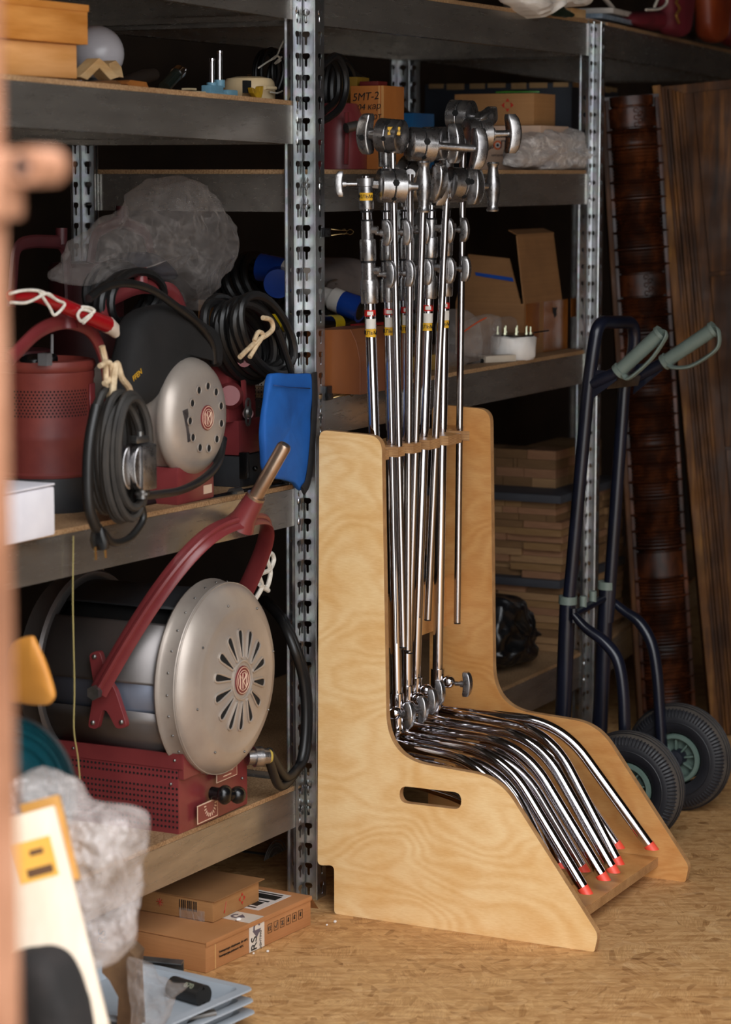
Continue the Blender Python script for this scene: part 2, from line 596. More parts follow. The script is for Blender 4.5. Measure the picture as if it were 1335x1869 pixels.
def rack(name, label, x0, x1, y0, y1, H, levels, M0=None, posts='abcd', tilt=0.0, fx=0.0):
    M0 = M0 or Matrix()
    t = thing(name, label, 'shelving rack', M0 @ Vector(((x0 + x1) / 2, y0, 0)))
    if 'a' in posts: upright(t, x0, y0, 1, 1, H, M0)
    if 'b' in posts: upright(t, x1, y0, -1, 1, H, M0)
    if 'c' in posts: upright(t, x0, y1, 1, -1, H, M0)
    if 'd' in posts: upright(t, x1, y1, -1, -1, H, M0)
    g = .0035
    for (z, h) in levels:
        TL = M0 @ Matrix.Translation((x1, 0, z)) @ Matrix.Rotation(tilt, 4, 'Y')
        L = x1 - x0
        for yy, s in ((y0 + g, 1), (y1 - g, -1)):
            mb = MB(TL)
            mb.prism([(0, 0), (.0, h), (.030, h), (.030, h - .012), (.004, h - .012), (.004, .012), (.020, .012), (.020, 0)], -L + g - (fx if s > 0 else 0), -g,
                     Matrix(((0, 0, 1, 0), (s, 0, 0, yy), (0, 1, 0, -h), (0, 0, 0, 1))))
            mb.build('beam', M_BEAM, t, smooth=False)
        for xx, s in ((-L + g, 1), (-g, -1)):
            mb = MB(TL)
            mb.prism([(0, 0), (.0, h), (.030, h), (.030, h - .012), (.004, h - .012), (.004, .012), (.020, .012), (.020, 0)], y0 + g + .004, y1 - g - .004,
                     Matrix(((s, 0, 0, xx), (0, 0, 1, 0), (0, 1, 0, -h), (0, 0, 0, 1))))
            mb.build('end_beam', M_BEAM, t, smooth=False)
        MB(TL).box(-L + .005, -.005, y0 + .004, y1 - .004, .0005, .0105).build('shelf_board', M_CHIP, t, smooth=False)
        if 'b' in posts:
            rivets(t, [(x1 - .0215, y0, z - .012, 'Y'), (x1 - .0215, y0, z - .059, 'Y')], M0)
        if 'a' in posts:
            rivets(t, [(x0 + .0215, y0, z - .012, 'Y'), (x0 + .0215, y0, z - .059, 'Y')], M0)
            rivets(t, [(x0, y0 + .0215, z - .012, 'X'), (x0, y0 + .0215, z - .059, 'X')], M0)
    return t
LT = R(1.05)
LZ = {'a': 2.063, 'b': 1.795, 'c': .951, 'd': .262}
def lz(k, X):
    """height of the left rack's shelf board top at X (its shelves sag towards the middle rack)"""
    return LZ[k] + .0105 + (4.92 - X) * math.tan(LT)
LF, MF = 2.62, 2.59
left_rack = rack('shelving_rack', 'steel shelving rack holding maroon studio lamps, at the doorway end of the row', 3.02, 4.92, LF, 3.2, 2.4,
                 [(LZ['a'], .083), (LZ['b'], .083), (LZ['c'], .083), (LZ['d'], .086)], posts='bcd', tilt=LT)
mid_rack = rack('shelving_rack', 'steel shelving rack holding cartons and plank stacks, behind the birch plywood stand', 4.925, 6.59, MF, 3.2, 2.065,
                [(2.058, .087), (1.647, .083), (1.147, .083), (.285, .09)])
RR = Matrix.Translation((6.598, 2.573, 0)) @ Matrix.Rotation(R(7.0), 4, 'Z')
right_rack = rack('shelving_rack', 'steel shelving rack end standing behind the carved dark wood panels', .085, 2.0, 0, .6, 2.065, [(2.058, .087), (.285, .09)], RR, posts='cd', fx=.08)
upright(right_rack, 0, 0, 1, 1, 2.065, RR)
# ---------------------------------------------------------------- plywood holder
ST = thing('stand_holder', 'birch plywood rack with curved cut-out sides holding the chrome light stands', 'stand holder', (5.15, 2.2, 0))
PAN = [(2.388, 1.084, .035), (2.374, .372, .11), (2.105, .357, .13), (1.872, .04, .03), (1.880, 0, .006), (2.506, 0, .008), (2.506, .112, .012), (2.548, .106, .012), (2.541, 1.091, .02)]
MYZ = lambda x: Matrix(((0, 0, 1, x), (1, 0, 0, 0), (0, 1, 0, 0), (0, 0, 0, 1)))
def side_panel(x, slot, m, shift=0.0, dz=0.0):
    out = rpoly([(a + shift, b + (dz if b > .5 else 0), c) for a, b, c in PAN], 8)
    holes = [rpoly([(2.194, .2755, .019), (2.343, .2745, .019), (2.343, .3125, .019), (2.194, .3135, .019)], 6)] if slot else []
    mb = MB()
    mb.plate(out, holes, 0, .018, MYZ(x))
    for f in mb.bm.faces:
        f.normal_update()
        f.material_index = 0 if abs(f.normal.x) > .7 else 1
    return mb.build('side_panel', [m, M_PEDGE], ST, bev=.0022, angle=30)
side_panel(4.847, True, M_PLY)
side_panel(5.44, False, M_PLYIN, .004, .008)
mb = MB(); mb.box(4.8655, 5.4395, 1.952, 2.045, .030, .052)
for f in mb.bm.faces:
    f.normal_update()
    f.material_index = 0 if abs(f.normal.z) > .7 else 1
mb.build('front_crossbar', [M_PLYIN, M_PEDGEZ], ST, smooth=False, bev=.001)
# notched bar that keeps the risers apart, and two boards that tie the sides together
notch = [(4.8655, 2.40), (4.8655, 2.50)]
pts = [(4.8655, 2.505), (5.4395, 2.505)]
xs = [4.92, 5.0, 5.085, 5.185, 5.305]
top = [(5.4395, 2.46), (5.335, 2.46)]
for x in xs[::-1]:
    top += [(x + .022, 2.395), (x + .0195, 2.43)]
    top += [(x + .0195 * math.cos(a), 2.445 + .0195 * math.sin(a)) for a in (.5, 1.0, 1.57, 2.14, 2.64)]
    top += [(x - .0195, 2.43), (x - .022, 2.395)]
top += [(4.8655, 2.395)]
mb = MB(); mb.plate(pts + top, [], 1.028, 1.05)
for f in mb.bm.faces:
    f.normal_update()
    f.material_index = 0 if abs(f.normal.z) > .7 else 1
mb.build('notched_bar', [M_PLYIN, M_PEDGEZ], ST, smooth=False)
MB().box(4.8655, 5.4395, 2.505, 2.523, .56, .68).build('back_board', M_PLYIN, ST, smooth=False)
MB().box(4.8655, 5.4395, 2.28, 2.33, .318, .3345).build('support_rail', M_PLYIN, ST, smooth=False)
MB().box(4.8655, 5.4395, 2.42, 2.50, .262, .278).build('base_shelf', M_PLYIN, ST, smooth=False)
# ---------------------------------------------------------------- chrome light stands, grip heads and arms
M_CHROME = mat('polished_chrome', 'd6d3d6', None, rough=.07, metal=1)
M_ALU = mat('cast_aluminium', '8b898a', 'b9b6b4', 30, .30, .95, .12, 300, rvar=.08)
M_BLKRUB = mat('black_rubber', '0c0c0d', None, rough=.55)
M_HOLE = mat('bore_black', '050505', None, rough=.9)
M_RED = mat('red_plastic_cap', 'e8432f', 'f05a44', 20, .45)
M_YEL = mat('yellow_sticker', 'd9a520', None, rough=.5)
M_WHT = mat('white_sticker', 'd8d2c8', None, rough=.5)
M_INK = mat('black_ink', '141210', None, rough=.6)
M_REDINK = mat('red_ink', 'c02018', None, rough=.5)
SR = Vector((math.sin(YAW), -math.cos(YAW), 0))       # across the view, to the right
SF = Vector((-math.cos(YAW), -math.sin(YAW), 0))      # towards the doorway
UP = Vector((0, 0, 1))

def wing(parent, P, a, l, size=1.0, name='wing_knob', hole=False, shaft=None, m=None):
    """cast wing knob centred on P; a is the screw direction (outwards), l its long direction"""
    a, l = Vector(a).normalized(), Vector(l).normalized()
    F = frame(P, l, a)
    mb = MB(F)
    rg = []
    for i in range(11):
        t = -1 + i * .2
        x = t * .029 * size
        hw = (.0125 - .003 * t * t) * size * (1 if abs(t) < .95 else .8)
        ht = (.0095 - .0012 * t * t) * size * (1 if abs(t) < .95 else .75)
        z = (.0055 * t * t - .002) * size * -1
        rg.append([(x, hw * math.copysign(abs(math.cos(q)) ** .3, math.cos(q)), z + ht * math.copysign(abs(math.sin(q)) ** .3, math.sin(q))) for q in [2 * PI * (k + .5) / 16 for k in range(16)]])
    mb.rings(rg)
    # raised line that runs round the face
    o = mb.build(name, m or M_ALU, parent)
    if hole:
        MB(F).cyl((.006, -.0135 * size, 0), (.006, .0135 * size, 0), .0042 * size, n=10).build('pin_hole', M_HOLE, o)
    else:
        MB(F).tube(spline([(-.017 * size, .004 * size, .0062 * size), (-.006 * size, -.005 * size, .0088 * size), (.006 * size, .005 * size, .0088 * size), (.017 * size, -.004 * size, .0062 * size)], 5), .0011, 6).build('grip_ridge', M_ALU, o)
    if shaft:
        MB().tube([P - a * shaft, P - a * .003], .0055 * size, 12).tube([P - a * .016 * size, P - a * .008 * size], .0085 * size, 12).build('screw', M_ALU, o)
    return o
def handle(parent, P, l, size=1.0, name='turned_handle'):
    prof = [(.0, -.056), (.013, -.056), (.0145, -.052), (.012, -.047), (.011, -.04), (.0165, -.012), (.0175, 0), (.0165, .012), (.011, .04), (.012, .047), (.0145, .052), (.013, .056), (0, .056)]
    return MB(frame(P, SR, l)).lathe([(max(r * size, 1e-4), z * size) for r, z in prof], 20).build(name, M_ALU, parent)
def drum(parent, P, a, r=.037, w=.06, holes=True, name='grip_disc'):
    """two clamping discs side by side with axis a; their rim is bored for arms"""
    F = frame(P, UP if abs(Vector(a).z) < .8 else SR, a)
    out = None
    for s in (-1, 1):
        z0, z1 = (-w / 2, -.0008) if s < 0 else (.0008, w / 2)
        e = .003
        prof = [(.0001, z0), (r - .006, z0), (r - .002, z0 + e * .6), (r, z0 + e), (r, z1 - e * .5), (r - .0012, z1), (.0001, z1)]
        if s > 0:
            prof = [(.0001, z0), (r - .0012, z0), (r, z0 + e * .5), (r, z1 - e), (r - .002, z1 - e * .6), (r - .006, z1), (.0001, z1)]
        o = MB(F).lathe(prof, 36).build(name, M_ALU, parent)
        if holes and s < 0:
            mb = MB(F)
            for k in range(6):
                q = k * PI / 3 + .35
                rad = Vector((math.cos(q), math.sin(q), 0))
                mb.tube([rad * (r - .004), rad * (r + .0006)], [.0075 if k % 2 else .005, .0082 if k % 2 else .0055], 6 if k % 2 else 12)
            mb.build('arm_bore', M_HOLE, o)['kind'] = 'stuff'
    return o
def curved_label(parent, base, r, zc, h, ang0, ang1, m, name, txt=None):
    """sticker wrapped part-way round a tube"""
    mb = MB(Matrix.Translation(base))
    n = 8
    mb.grid([[(math.cos(ang0 + (ang1 - ang0) * i / n) * r, math.sin(ang0 + (ang1 - ang0) * i / n) * r, zc + z) for i in range(n + 1)] for z in (-h / 2, h / 2)])
    o = mb.build(name, m, parent)
    if txt:
        t = text(txt, h * .62, Matrix(), M_INK, o)
        W0 = wm(o)
        for v in t.data.vertices:
            p = W0 @ v.co
            q = (ang0 + ang1) / 2 + p.x / r
            v.co = W0.inverted() @ (base + Vector((math.cos(q) * (r + .0004 + p.z), math.sin(q) * (r + .0004 + p.z), zc + p.y)))
    return o
STAND_GROUP = 'chrome light stands in the plywood rack'
def light_stand(label, X, ptop, pbot, legs, tip=.10, knob=True, red=True, dk=(0, 0), kdir=0.25):
    B, T = at(*pbot, X=X), at(*ptop, X=X)
    ax = (T - B).normalized()
    P = lambda z: B + ax * ((z - B.z) / ax.z)
    t = thing('light_stand', label, 'light stand', P(.302), STAND_GROUP)
    MB().tube([P(.303), P(1.37)], .0125, 20).build('column', M_CHROME, t)
    MB().tube([P(.303), P(.325)], .016, 20).tube([P(.36), P(.40)], .0165, 20).tube([P(.44), P(.485)], .0165, 20).build('base_socket', M_CHROME, t)['kind'] = 'stuff'
    # slide collars and their wing knobs
    d = (SR * math.cos(kdir) + SF * math.sin(kdir)).normalized()
    c1 = MB().tube([P(1.366), P(1.369), P(1.414), P(1.418)], [.018, .0195, .0195, .018], 24).tube([P(1.418), P(1.4545)], .0155, 20).build('lower_collar', M_ALU, t)
    MB().tube([P(1.437), P(1.437) + d * .026], .0095, 8).build('boss', M_ALU, c1)
    MB().tube([P(1.4545), P(1.459)], .0168, 20).tube([P(1.545), P(1.549)], .0135, 20).tube([P(1.564), P(1.568)], .0135, 20).build('black_ring', M_BLKRUB, t)['kind'] = 'stuff'
    c2 = MB().tube([P(1.459), P(1.462), P(1.503), P(1.506)], [.0165, .0178, .0178, .0165], 24).tube([P(1.506), P(1.545)], .0135, 20).build('upper_collar', M_ALU, t)
    MB().tube([P(1.526), P(1.526) + d * .024], .009, 8).build('boss', M_ALU, c2)
    wing(t, P(1.436) + d * .05 + UP * -.006, d, UP + SR * .1, 1.0, shaft=.03)
    wing(t, P(1.524) + d * .045 + UP * -.004, d, UP - SR * .35, .95, shaft=.026)
    MB().tube([P(1.549), P(1.564)], .0108, 18).build('top_tube', M_CHROME, t)
    MB().tube([P(1.568), P(1.568 + tip)], .008, 14).build('spigot', M_CHROME, t)
    # base knob
    kd = (SR * .93 + SF * .35).normalized()
    MB().ball(P(.455) + kd * .028, (.0155, .0155, .0155), 18, 12).tube([P(.455), P(.455) + kd * .02], .011, 14).build('base_boss', M_CHROME, t)
    wing(t, P(.452) + kd * (.062 + dk[0]) + UP * dk[1], kd, UP, 1.0, name='base_knob', shaft=.03)
    # bent legs with red end caps
    for (xs, z0, xb, yb, zb, xe, ye, ze) in legs:
        c0 = P(z0)
        pts = [Vector((c0.x + xs, c0.y - .004, z0)), Vector((xb, yb, zb)), Vector((xe, ye, ze))]
        path = bend(pts, .10, 12)
        lg = MB().tube(path, .0128, 18).build('leg', M_CHROME, t)
        dd = (pts[2] - pts[1]).normalized()
        e = pts[2]
        nrm = UP
        # cap cut level with the floor
        mb = MB(); F = frame(e, SR, dd)
        r1 = [F @ Vector((.0134 * math.cos(q), .0134 * math.sin(q), -.002)) for q in [2 * PI * k / 18 for k in range(18)]]
        zc = e.z - .010
        r2 = []
        for k in range(18):
            p = F @ Vector((.0134 * math.cos(2 * PI * k / 18), .0134 * math.sin(2 * PI * k / 18), 0))
            tt = max(.004, (p.z - zc) / -dd.z)
            r2.append(p + dd * min(tt, .022))
        mb.rings([r1, r2])
        mb.build('foot_cap', M_RED, lg)
    a0 = math.atan2(-.46, -.89) 
    b = P(1.30)
    if red:
        curved_label(t, P(1.345), .0129, 0, .014, a0 - 2.2, a0 + 2.2, M_REDINK, 'red_band')
        curved_label(t, P(1.345), .0131, 0, .008, a0 - .5, a0 + .55, M_WHT, 'band_mark')
    curved_label(t, P(1.322), .0129, 0, .022, a0 - .8, a0 + 1.1, M_WHT, 'white_sticker')
    curved_label(t, P(1.302), .0130, 0, .018, a0 - 1.0, a0 + 1.0, M_YEL, 'yellow_sticker', 'ФІЛЬМА')
    return t, P
S1, P1f = light_stand('chrome light stand closest to the cut-out side by the shelving post', 4.925, (670, 400), (700, 1300),
    [(0, .385, 4.91, 2.17, .37, 4.905, 1.99, .10), (0, .352, 4.925, 2.19, .335, 4.925, 2.05, .10), (0, .315, 4.93, 2.17, .268, 4.935, 2.06, .09)], .075)
S2, P2f = light_stand('second chrome light stand from the shelving post, front leg lying lowest', 4.995, (707, 400), (725, 1285),
    [(0, .388, 4.985, 2.155, .373, 4.973, 1.957, .098), (.0, .352, 5.02, 2.175, .337, 5.05, 2.05, .09), (0, .312, 4.985, 2.17, .262, 4.98, 2.07, .09)], .17)
S3, P3f = light_stand('third chrome light stand in the plywood rack, rising behind the two nearest columns', 5.085, (742, 400), (743, 1200),
    [(0, .388, 5.095, 2.155, .373, 5.102, 1.965, .094), (0, .352, 5.12, 2.18, .335, 5.158, 2.035, .09), (0, .312, 5.075, 2.17, .262, 5.07, 2.08, .09)], .07)
S4, P4f = light_stand('chrome light stand with a red band, fourth from the shelving post', 5.18, (787, 400), (758, 1242),
    [(0, .388, 5.18, 2.155, .373, 5.182, 1.972, .09), (0, .352, 5.15, 2.19, .335, 5.165, 2.09, .09)], .07)
S5, P5f = light_stand('chrome light stand farthest from the shelving post, one leg set apart', 5.295, (814, 400), (799, 1246),
    [(.0, .386, 5.345, 2.165, .372, 5.388, 1.957, .094), (0, .382, 5.265, 2.16, .368, 5.245, 1.985, .092), (0, .35, 5.31, 2.19, .335, 5.36, 2.03, .095)], .15, dk=(.012, 0))

HEAD_GROUP = 'cast grip heads on top of the light stands'
def grip_head(label, P, z0, dpos, hpos, style, knob_dir=None, z1=None):
    """socket on a stand's spigot, disc pair at dpos, handle at hpos"""
    z1 = z1 or z0 + .062
    t = thing('rod_clamp', label, 'rod clamp', P(z0), HEAD_GROUP)
    so = MB().tube([P(z0), P(z0 + .004), P(z1 - .018), P(z1 - .017), P(z1), P(z1 + .001)], [.0155, .0165, .0165, .0195, .0195, .017], 24).build('socket', M_ALU, t)
    dpos, hpos = Vector(dpos), Vector(hpos)
    a = (hpos - dpos).normalized()
    MB().tube([P(z1 - .012), dpos], .011, 8).build('neck', M_ALU, t)
    drum(t, dpos, a)
    MB().tube([dpos + a * .03, hpos], .0085, 14).tube([dpos + a * .03, dpos + a * .04], .015, 16).build('clamp_screw', M_ALU, t)
    if style == 'turned':
        handle(t, hpos, UP)
    else:
        wing(t, hpos, a, UP + SR * .05, 1.55, 'clamp_wing')
    if knob_dir is not None:
        kp = P(z1 - .012) + Vector(knob_dir) * .058
        wing(t, kp, knob_dir, UP, .95, 'socket_knob', shaft=.055)
    return t, so
pa = at(715, 339, X=4.95); ha, so = grip_head('grip head with a turned handle, lowest one beside the shelving post', P1f, 1.571, pa, at(774, 341, X=5.0), 'turned', -SR, 1.638)
a0 = math.atan2(-.46, -.89)
curved_label(ha, P1f(1.5985), .0168, 0, .017, a0 - 1.0, a0 + 1.0, M_YEL, 'yellow_sticker', 'ФІЛЬМА')
grip_head('grip head with bright polished discs in the upper tier of heads', P2f, 1.663, at(769, 264, X=5.03), at(874, 272, X=5.13), 'wing', None, 1.728)
grip_head('grip head half hidden behind the lower turned handle', P3f, 1.575, at(765, 338, X=5.12), at(803, 338, X=5.16), 'wing')
grip_head('grip head with a turned handle, hanging lowest at the far end', P4f, 1.578, at(840, 336, X=5.2), at(900, 341, X=5.27), 'turned')
grip_head('grip head with a wing knob reaching out in front of the white carton', P5f, 1.64, at(872, 245, X=5.33), at(936, 244, X=5.39), 'wing')

ARM_GROUP = 'steel grip arms hanging beside the stands'
def grip_arm(label, X, ptop, pbot, dpx, wpx, wl, hole=False, Xd=None, r=.0082, sticker=False):
    T, B = at(*ptop, X=X), at(*pbot, X=X)
    t = thing('extension_rod', label, 'clamp rod', T, ARM_GROUP)
    MB().tube([B, T], r, 16).build('rod', mat('brushed_steel_rod', 'b4aeae', 'c4bfbe', 4, .2, 1), t)
    MB().tube([B - (T - B).normalized() * .003, B], r * .96, 16).build('rod_end', M_HOLE, t)
    d = at(*dpx, X=Xd or X); w = at(*wpx, X=(Xd or X))
    a = (w - d).normalized()
    drum(t, d, a, .037, .058)
    MB().tube([d, T], .012, 10).build('head_neck', M_ALU, t)
    wing(t, w, a, wl, 1.5, 'clamp_wing', hole=hole, shaft=(w - d).length - .02)
    if sticker:
        F = frame(d + SF * .0375 + SR * .006 + UP * .010, SR, SF + UP * .25)
        s = MB(F).box(-.014, .014, -.009, .009, -.006, .001, .001).build('yellow_sticker', M_YEL, t)
        text('ФІЛЬМА', .0075, F @ Matrix.Translation((0, -.001, .0012)), M_INK, s)
    return t
grip_arm('steel grip arm hanging from the yellow-stickered head beside the wooden box', 4.965, (716, 255), (736, 1180), (714, 248), (668, 244), (SR * .35 - UP), True, None, sticker=True)
grip_arm('thin steel grip arm hanging straight behind the tilted rods', 5.04, (749, 318), (744, 1186), (752, 318), (800, 335), UP - SR * .3, False, 5.1)
grip_arm('steel grip arm leaning across the rack, its wing knob upright in the top tier', 5.06, (775, 290), (747, 1190), (794, 262), (832, 262), UP, False, 5.12)
grip_arm('steel grip arm tilted most, its end against the plywood back', 5.17, (816, 345), (781, 1130), (824, 340), (868, 338), UP + SR * .2, True, 5.2)
grip_arm('steel grip arm hanging alone in front of the far plywood side', 5.36, (846, 225), (835, 1136), (843, 212), (890, 214), SR + UP * .1, True, 5.36)
# ---------------------------------------------------------------- maroon studio lamps
M_MAR = mat('maroon_enamel', '6e2a2d', '7c3334', 9, .33, 0, .05, 200)
M_MARD = mat('dusty_maroon_enamel', '642624', '82392f', 7, .5, 0, .1, 120)
M_SIL = mat('silver_lacquer', 'a3978d', 'b8ada2', 6, .4, .4, .03, 200)
M_GREYLAM = mat('grey_lacquer', '6b6664', '7a7573', 5, .38, .7)
M_BLUEBAND = mat('blue_grey_band', '6f7585', '7c8292', 5, .35, .6)
M_BLK = mat('black_bakelite', '0d0d0e', None, rough=.25)
M_CABLE = mat('black_cable', '101011', '1b1a19', 12, .42)
M_CABLED = mat('dusty_cable', '242220', '3a3530', 12, .6)
M_BRASS = mat('warm_brushed_metal', 'a58c78', 'b8a08c', 20, .3, .9)
M_ROPE = mat('cotton_cord', 'b79a76', 'd9c3a0', 60, .8, 0, .4, 400)
M_WHITEROPE = mat('white_cord', 'c9c0b2', 'e8e2d6', 60, .8)
M_BASEBLK = mat('dark_grey_enamel', '222326', '2e3033', 8, .5)
M_STEEL = mat('dull_steel', '6e6d6c', '93908c', 20, .35, .9)
M_INKCREAM = mat('cream_print', 'd8b9a0', None, rough=.6)

def polar_dome(mb, C, ax, up, prof, n=64):
    """lathe around ax from C; profile (radius, height)"""
    mb.lathe(prof, n, frame(C, up, ax), cap=False)
def emblem(parent, F, r):
    """round plate with two rings and an interlaced monogram"""
    o = MB(F).lathe([(.0001, -.002), (r, -.002), (r, .0012), (r * .96, .002), (.0001, .002)], 32).build('emblem', M_MAR, parent)
    mb = MB(F)
    for q in (.9, .68):
        mb.tube([(r * q * math.cos(a), r * q * math.sin(a), .002) for a in [2 * PI * i / 32 for i in range(32)]], r * .03, 5, closed=True)
    w = r * .045
    for pl in ([(-.42, -.5), (-.42, .42), (0, -.05), (.42, .42), (.42, -.5)], [(-.1, -.55), (-.1, .5), (.22, .5), (.34, .28), (.2, .06), (-.1, .06), (.36, -.55)]):
        mb.tube([(a * r, b * r, .0022) for a, b in pl], w, 5)
    mb.build('monogram', M_INKCREAM, o)['kind'] = 'stuff'
    return o

BL = thing('studio_lamp', 'large maroon and silver studio lamp with a drum body on the lowest shelf', 'studio lamp', (4.52, 2.76, .28))
LC = Vector((4.527, 2.60, .588))
YA = Vector((0, 1, 0)); NY = -YA; XA = Vector((1, 0, 0))
F0 = frame(LC, XA, NY)                        # local z points out of the front
def ring_shell(mb, F, r, z0, z1, a0, a1, n=24, th=.003):
    mb.grid([[(r * math.cos(a0 + (a1 - a0) * i / n), r * math.sin(a0 + (a1 - a0) * i / n), z) for i in range(n + 1)] for z in (z0, z1)])
# drum skins; angle 0 = +X side, 90 deg = down
def drum_skin(name, r, a0, a1, m):
    mb = MB(F0); ring_shell(mb, F0, r, -.335, -.03, R(a0), R(a1))
    return mb.build(name, m, BL, solid=.003)
F0z = F0 @ Vector((0, 1, 0)) - F0 @ Vector((0, 0, 0))
sgn = 1 if F0z.z > 0 else -1                  # +1: local y is up
drum_skin('upper_skin', .192, sgn * 136, sgn * 176, M_GREYLAM)
drum_skin('middle_band', .184, sgn * 174, sgn * 196, M_BLUEBAND)
drum_skin('lower_skin', .192, sgn * 194, sgn * 405, M_GREYLAM)
drum_skin('top_cover', .186, sgn * 60, sgn * 122, M_BASEBLK)
drum_skin('inner_skin', .165, 0, 360, M_HOLE)
for zz, nm in ((-.345, 'rear_rim'),):
    MB(F0).lathe([(.18, zz - .05), (.197, zz - .045), (.203, zz), (.207, zz + .004), (.203, zz + .010), (.186, zz + .012)], 56, cap=False).build(nm, M_GREYLAM, BL, solid=.003)
MB(F0).lathe([(.0001, -.41), (.12, -.405), (.18, -.395)], 40, cap=False).build('rear_cap', M_GREYLAM, BL)
rim = MB(F0).lathe([(.186, -.052), (.206, -.05), (.209, -.046), (.207, -.040), (.204, -.036), (.203, -.004), (.204, .0)], 64, cap=False).build('front_rim', M_SIL, BL, solid=.002)
mb = MB(F0)
for i in range(28):
    q = 2 * PI * i / 28
    mb.ball((.2045 * math.cos(q), .2045 * math.sin(q), -.02), .0028, 6, 5)
mb.build('rivet', M_STEEL, rim)['kind'] = 'stuff'
def dome_z(r):
    P = [(0, .042), (.04, .0415), (.10, .036), (.145, .030), (.152, .031), (.158, .029), (.175, .024), (.192, .013), (.2, .004), (.205, -.006)]
    for (a, b), (c, d) in zip(P, P[1:]):
        if a <= r <= c:
            return b + (d - b) * (r - a) / (c - a)
    return 0
prof = [(max(r, .0001), dome_z(r)) for r in (0, .02, .04, .07, .10, .125, .145, .152, .158, .167, .175, .184, .192, .197, .2, .203, .205)]
fp = MB(F0).lathe(prof, 72, cap=False).build('front_plate', M_SIL, BL, angle=60)
def slot_outline(q):
    out = []
    for t, w in ((.05, .0034), (.06, .0045), (.08, .0074), (.094, .0092), (.102, .0092), (.107, .0065), (.109, 0)):
        out.append((t, w))
    for t, w in ((.107, -.0065), (.102, -.0092), (.094, -.0092), (.08, -.0074), (.06, -.0045), (.05, -.0034), (.0475, 0)):
        out.append((t, w))
    c, s_ = math.cos(q), math.sin(q)
    return [(t * c - w * s_, t * s_ + w * c, dome_z(t)) for t, w in out]
for i in range(14):
    q = 2 * PI * (i + .5) / 14
    ol = slot_outline(q)
    mb = MB(F0); vs = [mb.v((x, y, z + .0012)) for x, y, z in ol]; mb.f(vs)
    o = mb.build('vent_slot', M_HOLE, fp)
    MB(F0).tube([(x, y, z + .0012) for x, y, z in ol], .0024, 6, closed=True).build('vent_lip', M_SIL, fp)
MB(F0).tube([(.041 * math.cos(a), .041 * math.sin(a), dome_z(.041) + .0005) for a in [2 * PI * i / 36 for i in range(36)]], .0025, 6, closed=True).build('hub_ring', M_SIL, fp)
emblem(fp, F0 @ Matrix.Translation((0, 0, .0425)), .031)
mb = MB(F0)
for i in range(8):
    q = 2 * PI * i / 8 + .2
    mb.ball((.166 * math.cos(q), .166 * math.sin(q), dome_z(.166) + .001), .0028, 8, 5)
mb.build('screw_head', M_STEEL, fp)['kind'] = 'stuff'
# ballast box under the drum
x0, x1, y0, y1, z0, z1 = 4.372, 4.665, 2.612, 2.93, lz('d', 4.5) + .0005, .452
MB().box(x0, x1, y0 + .0125, y1, z0, z1 - .003, .004).build('ballast_box', M_MAR, BL)
cs = []
for i in range(13):
    t = i / 12
    cs.append((x0 + .03 + (x1 - x0 - .06) * t, .588 - math.sqrt(max(.0, .199 ** 2 - (x0 + .03 + (x1 - x0 - .06) * t - LC.x) ** 2))))
outl = [(x0, z0 + .12), (x0, z1 + .004), (x0 + .022, z1 + .004)] + [(a, min(b, z1 - .004)) for a, b in cs] + [(x1 - .022, z1 + .004), (x1, z1 + .004), (x1, z0 + .12)]
mb = MB(); mb.plate(outl, [], 0, .012, Matrix(((1, 0, 0, 0), (0, 0, -1, y0 + .012), (0, 1, 0, 0), (0, 0, 0, 1))))
mb.build('front_bracket', M_MAR, BL, bev=.0015)
MB().box(x0 - .002, x0 + .004, y0 + .002, y1, z1 - .03, z1 + .002).build('side_flange', M_MAR, BL, smooth=False)
mb = MB()
for j in range(12):
    if j == 8: continue
    for i in range(30):
        yy, zz = y0 + .016 + i * .0095, z0 + .016 + j * .0118
        q = .0028
        vs = [mb.v((x0 - .0012, yy + q * math.cos(a), zz + q * math.sin(a))) for a in [PI / 3 * k for k in range(6)]]
        mb.f(vs)
mb.build('perforation', M_HOLE, BL, smooth=False)['kind'] = 'stuff'
mb = MB()
for (yy, zz) in ((y0 + .02, z1 - .012), (y0 + .03, z0 + .108), (y0 + .27, z1 - .012)):
    mb.ball((x0 - .002, yy, zz), .0035, 8, 5)
mb.ball((x0 + .02, y0 - .002, z1 - .01), .0045, 8, 5).ball((x1 - .05, y0 - .002, z0 + .07), .0035, 8, 5)
mb.build('screw_head', M_STEEL, BL)['kind'] = 'stuff'
FF = Matrix(((1, 0, 0, 0), (0, 0, -1, y0 - .0005), (0, 1, 0, 0), (0, 0, 0, 1)))  # drawing plane of the box front
def front(x, z, w, h, m, name, d=.0012):
    return MB(FF).box(x - w / 2, x + w / 2, z - h / 2, z + h / 2, 0, d).build(name, m, BL, smooth=False)
npx = x0 + .178
pl = front(npx, z0 + .106, .088, .046, M_INKCREAM, 'name_plate')
MB(FF).box(npx - .042, npx + .042, z0 + .085, z0 + .127, 0, .0016).build('plate_face', M_MAR, pl, smooth=False)
mb = MB(FF)
for i, (w, zz) in enumerate(((.05, .121), (.06, .114), (.06, .107), (.05, .100), (.034, .092))):
    mb.box(npx - w / 2, npx + w / 2, z0 + zz - .0012, z0 + zz + .0012, .001, .0022)
mb.build('plate_lines', M_INKCREAM, pl, smooth=False)['kind'] = 'stuff'
dl = front(x0 + .095, z0 + .032, .085, .040, M_INKCREAM, 'dial_plate')
MB(FF).box(x0 + .095 - .0405, x0 + .095 + .0405, z0 + .0145, z0 + .0495, 0, .0016).build('plate_face', M_MAR, dl, smooth=False)
mb = MB(FF)
